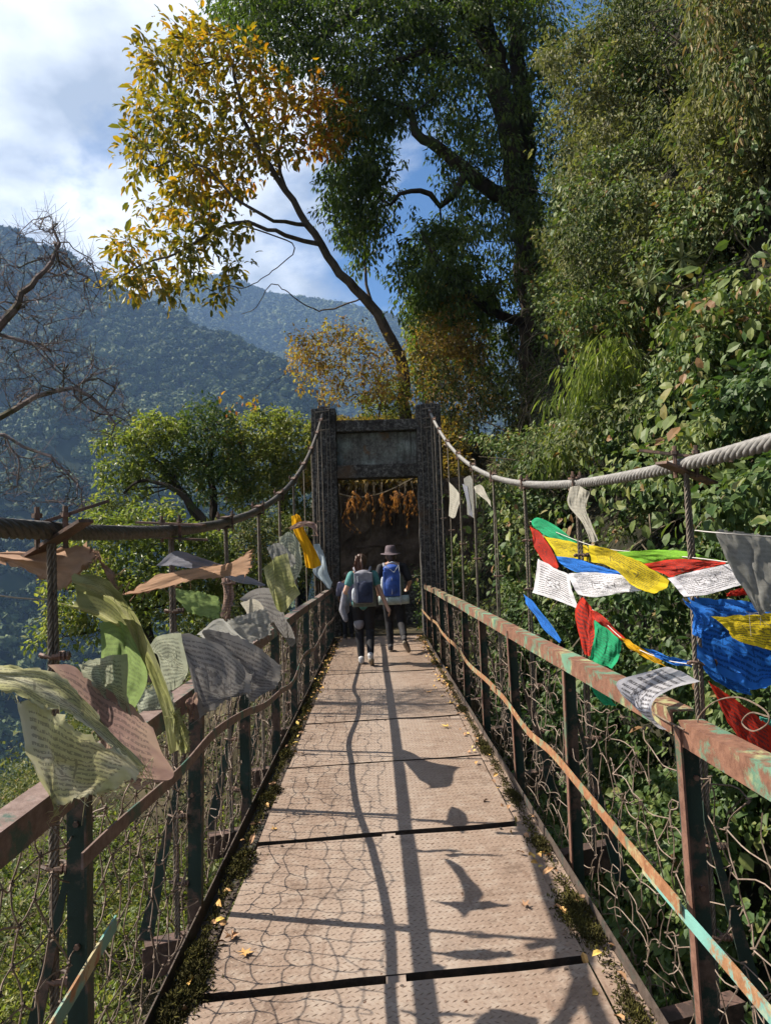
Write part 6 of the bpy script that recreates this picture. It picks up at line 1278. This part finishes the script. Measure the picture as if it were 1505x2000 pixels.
# walker with hat and blue pack, right foot lifted behind
pm = A(.285, 12.25, 0.0)
Pm = dict(pelvis=(0, 0, .90), chest=(0, .03, 1.22), neck=(0, .045, 1.38), head=(-.015, .06, 1.505), lsh=(-.18, .03, 1.33), rsh=(.185, .03, 1.33), lel=(-.25, .0, 1.08), lwr=(-.23, .15, .93), rel=(.27, -.02, 1.10), rwr=(.25, .17, 1.0),
          lhip=(-.085, 0, .88), rhip=(.09, 0, .88), lkn=(-.075, .10, .48), lan=(-.065, .02, .09), ltoe=(-.07, .17, .045), lheel=(-.065, -.04, .05), rkn=(.12, .02, .46), ran=(.14, -.34, .25), rtoe=(.20, -.36, .06), rheel=(.14, -.42, .20))
tm_, Jm, sm_ = person('walker in black with a mauve brimmed hat, one boot lifted behind', pm, Pm, m_dshirt, m_black, m_shoe, 1.68, sleeve=.8)
hd = A(*Jm['head'])
mb = MB(); a_ = np.linspace(0, 2 * math.pi, 29)[:-1]
prof = [(.0, .155), (.05, .155), (.078, .145), (.090, .10), (.098, .045), (.104, .025), (.150, .012), (.172, .004), (.172, -.002), (.150, .004), (.100, .012)]
G = np.array([[[r * math.cos(q) * 1.0, r * math.sin(q) * 1.08, z + (.012 * math.cos(2 * q) if r > .14 else 0)] for q in np.r_[a_, a_[:1]]] for r, z in prof]) + hd + A(0, 0, .03) + pm
mb.grid(G); mb.obj('hat', m_hat, tm_, smooth=True)
blob('hair', [('e', tuple(hd + A(0, -.02, -.01)), (.082, .088, .10))], m_hair, tm_, voxel=.009)
pkb = pack('backpack', 'tall blue backpack with pale straps worn by the walker in the hat', pm, [
    ('main_bag', [('b', (-.02, -.19, 1.12), (.27, .18, .40)), ('e', (-.02, -.20, 1.10), (.145, .13, .22))], m_packb), ('lid', [('e', (-.02, -.19, 1.36), (.135, .11, .075)), ('b', (-.02, -.19, 1.34), (.23, .16, .08))], m_packb),
    ('side_pocket', [('e', (.13, -.18, 1.08), (.045, .06, .17))], m_olive), ('side_pocket', [('e', (-.165, -.18, 1.08), (.04, .06, .16))], m_strap),
    ('lid_strap', [('c', (-.12, -.27, 1.42), (.02, -.31, 1.30), .009, .009), ('c', (.02, -.31, 1.30), (.10, -.27, 1.42), .009, .009)], m_strap), ('bag_strap', [('c', (.10, -.24, 1.42), (.115, -.32, 1.25), .010, .010), ('c', (.115, -.32, 1.25), (.11, -.31, .78), .010, .010)], m_strap), ('bag_strap', [('c', (-.02, -.315, 1.22), (-.02, -.325, .95), .008, .008)], m_strap),
    ('grab_loop', [('c', (-.08, -.14, 1.44), (-.0, -.16, 1.47), .012, .012), ('c', (-.0, -.16, 1.47), (.08, -.14, 1.43), .012, .012)], m_strap),
    ('shoulder_strap', [('c', (-.13, -.1, 1.40), (-.14, .03, 1.44), .024, .024), ('c', (-.14, .03, 1.44), (-.13, .16, 1.25), .024, .02)], m_packg), ('shoulder_strap', [('c', (.13, -.1, 1.40), (.14, .03, 1.44), .024, .024), ('c', (.14, .03, 1.44), (.13, .16, 1.25), .024, .02)], m_dshirt)])
mt_ = thing('sleeping_mat', 'rolled grey-green foam mat strapped across the bottom of the blue backpack', 'sleeping mat', pm)
Cx = np.array([[-.24, -.22, .855], [.0, -.225, .85], [.25, -.22, .862]]) + pm
MB().tube(catmull(Cx, 12), .072, 20).obj('mat_roll', m_mat, mt_, smooth=True)
for x in (-.10, .115): MB().tube(np.array([[x + pm[0] + .0, pm[1] - .22 + .076 * math.cos(q), .855 + .076 * math.sin(q)] for q in np.linspace(0, 2 * math.pi, 17)]), .008, 5, cap=False).obj('strap', m_strap, mt_)
mb = MB(); th = np.linspace(0, 6 * math.pi, 60); 
for s_ in (-.245, .254): mb.tube(np.stack([0 * th + pm[0] + s_, pm[1] - .22 + (.012 + .0032 * th) * np.cos(th), .857 + (.012 + .0032 * th) * np.sin(th)], -1), .004, 4)
mb.obj('roll_spiral', m_olive, mt_)
# small walker in lilac ahead of them, mostly hidden
pl = A(-.545, 14.25, 0.0)
Pl = dict(pelvis=(0, 0, .88), chest=(0, .05, 1.20), neck=(0, .10, 1.36), head=(0, .15, 1.48), lsh=(-.165, .03, 1.31), rsh=(.165, .03, 1.31), lel=(-.22, .05, 1.06), lwr=(-.20, .22, .95), rel=(.22, .05, 1.06), rwr=(.2, .2, .93),
          lhip=(-.085, 0, .88), rhip=(.085, 0, .88), lkn=(-.08, .06, .48), lan=(-.08, -.02, .09), ltoe=(-.08, .12, .045), lheel=(-.08, -.07, .05), rkn=(.08, .10, .48), ran=(.08, .10, .09), rtoe=(.085, .24, .045), rheel=(.08, .05, .05))
tl_, Jl, sl_ = person('short walker in a lilac top and dark trousers almost hidden behind the ponytailed one', pl, Pl, m_lilac, m_black, m_shoe, 1.30, sleeve=.95)
hd = A(*Jl['head']); blob('hair', [('e', tuple(hd + A(0, -.03, .01)), (.074, .078, .092))], m_hair, tl_, voxel=.008)
for o in bpy.data.objects:
    if '_w' in o: del o['_w']
